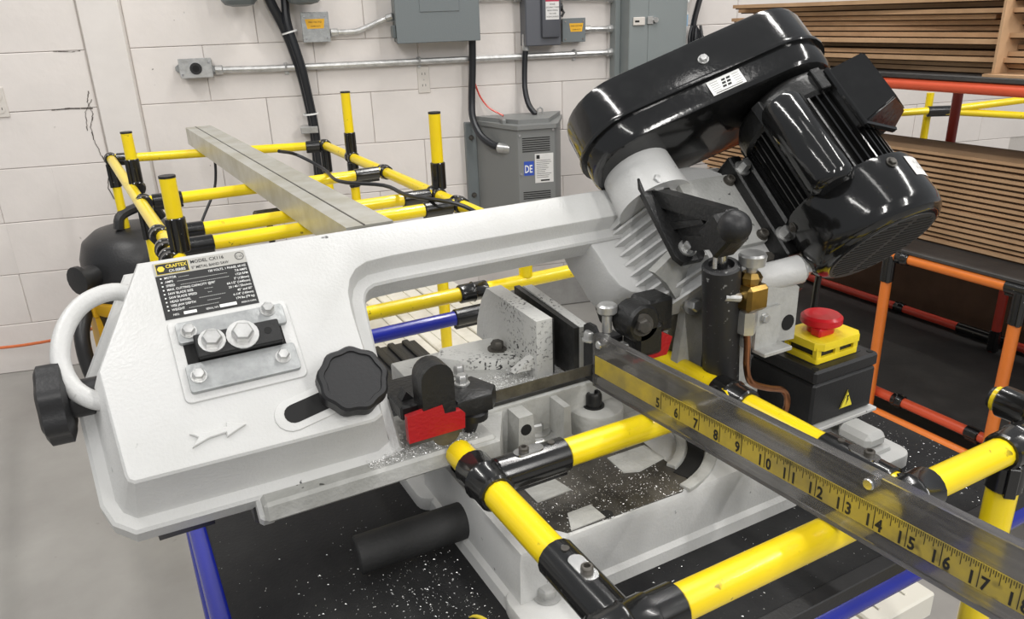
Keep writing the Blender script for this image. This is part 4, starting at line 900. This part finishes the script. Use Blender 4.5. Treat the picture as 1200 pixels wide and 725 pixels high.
tag(flakes(5200, on_bed, .0006, .0016).build('metal_filings', chip_m, loc=(.22, .63, .8765)), 'thick silver filings heaped on the vise bed below the blade', 'filings', kind='stuff')
def on_base():
    return random.uniform(.31, .46), min(.60, max(.50, random.gauss(.54, .03))), .8180
tag(flakes(1300, on_base, .0004, .0011).build('metal_filings', chip_m, loc=(.39, .54, .817)), 'fine silver filings sprinkled on the dark machined pocket of the saw base', 'filings', kind='stuff')

# ------------------------------------------------------------------ rack with cardboard on the right
cr = thing('cardboard_rack', (2.1, 1.2, 0), 'orange and red pipe rack with black shelves holding flat cardboard', 'rack')
U0, U1 = 1.80, 2.45
for v in (.90, 1.24): pipe(cr, (U0, v, 0), (U0, v, .645), orange_tube, name='leg')
pipe(cr, (U0, .90, .645), (U0, 1.25, .645), orange_tube); sleeve(cr, (U0, .845, .645), (U0, .935, .645)); saddle(cr, (U0, 1.20, .645), (0, 1, 0), .018); sleeve(cr, (U0, 1.24, .57), (U0, 1.24, .645))
sleeve(cr, (U0, .9, .56), (U0, .9, .64)); pipe(cr, (U0, .3, .645), (U0, .86, .645), orange_tube)
for v in (1.25, .4): pipe(cr, (2.40, v, 0), (2.40, v, .645), red_tube, name='leg')
sleeve(cr, (2.40, 1.25, .216), (2.40, 1.25, .285))
pipe(cr, (U1, .2, .645), (U1, 2.1, .645), red_tube); pipe(cr, (U1, .2, .235), (U1, 2.6, .235), red_tube); sleeve(cr, (U1, 1.22, .235), (U1, 1.40, .235)); saddle(cr, (U1, 1.62, .235), (0, 1, 0), .018)
pipe(cr, (U0, .86, .185), (U0, 1.30, .185), orange_tube); pipe(cr, (U0 + .03, .9, .232), (U0 + .03, 1.30, .232), redorange_tube); sleeve(cr, (U0 + .03, .94, .232), (U0 + .03, .975, .232)); saddle(cr, (U0 + .03, 1.17, .232), (0, 1, 0), .016); sleeve(cr, (U0, .86, .185), (U0, .925, .185)); sleeve(cr, (U0, .88, .215), (U0 + .2, .88, .215), .02)
m = MB(); m.box(U0 - .012, U1 + .02, .2, 2.1, .659, .669, .002); m.build('shelf', deck_black, cr)
m = MB(); m.box(U0 + .045, U1 + .04, .2, 2.6, .205, .215, .002); m.build('shelf', deck_black, cr)
m = MB(); m.box(U0 - .012, U1 + .1, .5, 2.0, 1.092, 1.104, .002); m.build('shelf', deck_black, cr)
pipe(cr, (U0, .5, 1.078), (U0, 1.98, 1.078), redorange_tube); pipe(cr, (U1, .5, 1.078), (U1, 1.98, 1.078), redorange_tube)
pipe(cr, (2.28, .62, .66), (2.28, .62, 1.085), red_tube, name='leg'); pipe(cr, (2.28, 1.43, .66), (2.28, 1.43, 1.085), red_tube, name='leg'); sleeve(cr, (2.28, 1.43, 1.04), (2.28, 1.43, 1.09))
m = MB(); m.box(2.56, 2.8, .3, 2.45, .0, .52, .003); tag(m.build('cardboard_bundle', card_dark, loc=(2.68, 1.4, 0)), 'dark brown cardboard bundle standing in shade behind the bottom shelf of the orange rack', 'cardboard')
def sheet(L, W, T, gap=.42):
    m = MB(); m.box(-W / 2, W / 2, -L / 2, L / 2, T * gap, T)
    m.mi = 1; m.box(-W / 2 + .006, W / 2 - .006, -L / 2 + .006, L / 2 - .006, 0, T * gap)
    return m.build('flat_carton', [card, card_edge], loc=(0, 0, 0))
ordn = ['topmost', 'second', 'third', 'fourth', 'fifth', 'sixth', 'seventh', 'eighth', 'ninth', 'tenth', 'eleventh', 'twelfth', 'thirteenth', 'fourteenth', 'fifteenth', 'sixteenth', 'seventeenth', 'eighteenth']
T = .0139; N = 17; p0 = sheet(1.9, .17, T - .0010)
for k in range(N):
    o = p0 if k == 0 else p0.copy()
    if k: COL.objects.link(o)
    o.location = (1.985 + random.uniform(-.005, .005), 1.12 + random.uniform(-.012, .012), .6692 + k * T); o.rotation_euler = (0, 0, random.uniform(-.003, .003))
    i = N - 1 - k
    tag(o, (f'flat brown carton, {ordn[i]} from the top of the lower stack' if i else 'topmost flat brown carton of the lower stack'), 'carton', 'flat cartons on the lower shelf')
p0 = sheet(.86, .45, .0129, .24)
z = 1.1043; N = 13
for k in range(N):
    o = p0 if k == 0 else p0.copy()
    if k: COL.objects.link(o)
    dv_ = [.0, .03, -.05, .16, .10, .20, .13, .22, .16, .23, .12, .18, .15][k]
    o.location = (2.06 + random.uniform(-.05, .04), 1.30 + dv_ + random.uniform(-.01, .01), z); o.rotation_euler = (0, 0, random.uniform(-.045, .045)); z += .0131
    i = N - 1 - k
    tag(o, (f'flat brown carton, {ordn[i]} from the top of the upper stack' if i else 'topmost flat brown carton of the upper stack'), 'carton', 'flat cartons on the upper shelf')
m = MB(); m.box(1.79, 2.2, .84, 1.075, 1.1045, 1.110); m.box(1.80, 2.2, 1.055, 1.061, 1.110, 1.42)
tag(m.build('carton_flap', card, loc=(1.9, 1.0, 1.1045)), 'upright folded brown carton at the right end of the upper shelf', 'carton')
# yellow pipe stand further back
ys = thing('pipe_stand', (2.9, 1.9, 0), 'yellow pipe stand seen through the orange rack', 'pipe frame')
pipe(ys, (2.68, 2.05, .855), (2.93, 1.90, .868), yellow_tube); pipe(ys, (2.95, 1.89, .868), (3.6, 1.50, .945), yellow_tube); pipe(ys, (2.95, 1.89, .862), (3.6, 1.50, .80), yellow_tube); pipe(ys, (2.93, 1.95, 0), (2.93, 1.95, .93), yellow_tube, name='leg'); pipe(ys, (3.6, 1.50, 0), (3.6, 1.50, .96), yellow_tube, name='leg'); sleeve(ys, (2.89, 1.925, .866), (2.97, 1.88, .866), .018)
# black cords and a bottle beside the cabinet
o = thing('cord_hank', wp(1.60, 1.0, .05), 'hank of black cords hanging on the wall right of the tall cabinet', 'cord')
MB().tube([wp(*q) for q in [(1.66, 1.40, .06), (1.64, 1.32, .06), (1.615, 1.22, .06), (1.61, 1.14, .06), (1.62, 1.05, .06)]], .012, 8, 4).build('cord', cable_black, o)
for k in range(3): MB().tube([wp(*q) for q in [(1.60 + .02 * k, 1.20, .07), (1.585 + .03 * k, 1.15, .08), (1.60 + .02 * k, 1.09, .08), (1.625 + .015 * k, 1.14, .08), (1.615, 1.20, .07)]], .006, 6, 5).build('cord_loop', cable_black, o)
m = MB(WALL); m.box(1.548, 1.60, .98, 1.125, 0, .08, .004); tag(m.build('black_box', black_plastic, loc=wp(1.57, .98)), 'small black box on the wall at the right edge of the tall cabinet', 'box')
o = wthing('spray_bottle', 1.57, 1.127, 'small white bottle with a pale blue label right of the tall cabinet', 'bottle', d=.04)
m = MB(WALL); m.lathe([(1.126, .020), (1.13, .022), (1.25, .022), (1.275, .012), (1.29, .010)], (1.572, 0, .04), (0, 1, 0), 16); m.build('bottle_body', white_print, o)
m = MB(WALL); m.lathe([(1.20, .0224), (1.245, .0224)], (1.572, 0, .04), (0, 1, 0), 16, False); m.build('bottle_label', mat('pale_blue_label', (.35, .55, .75), .5), o)
m = MB(WALL); m.box(1.56, 1.59, 1.29, 1.31, .025, .065, .004); m.build('spray_head', white_print, o)
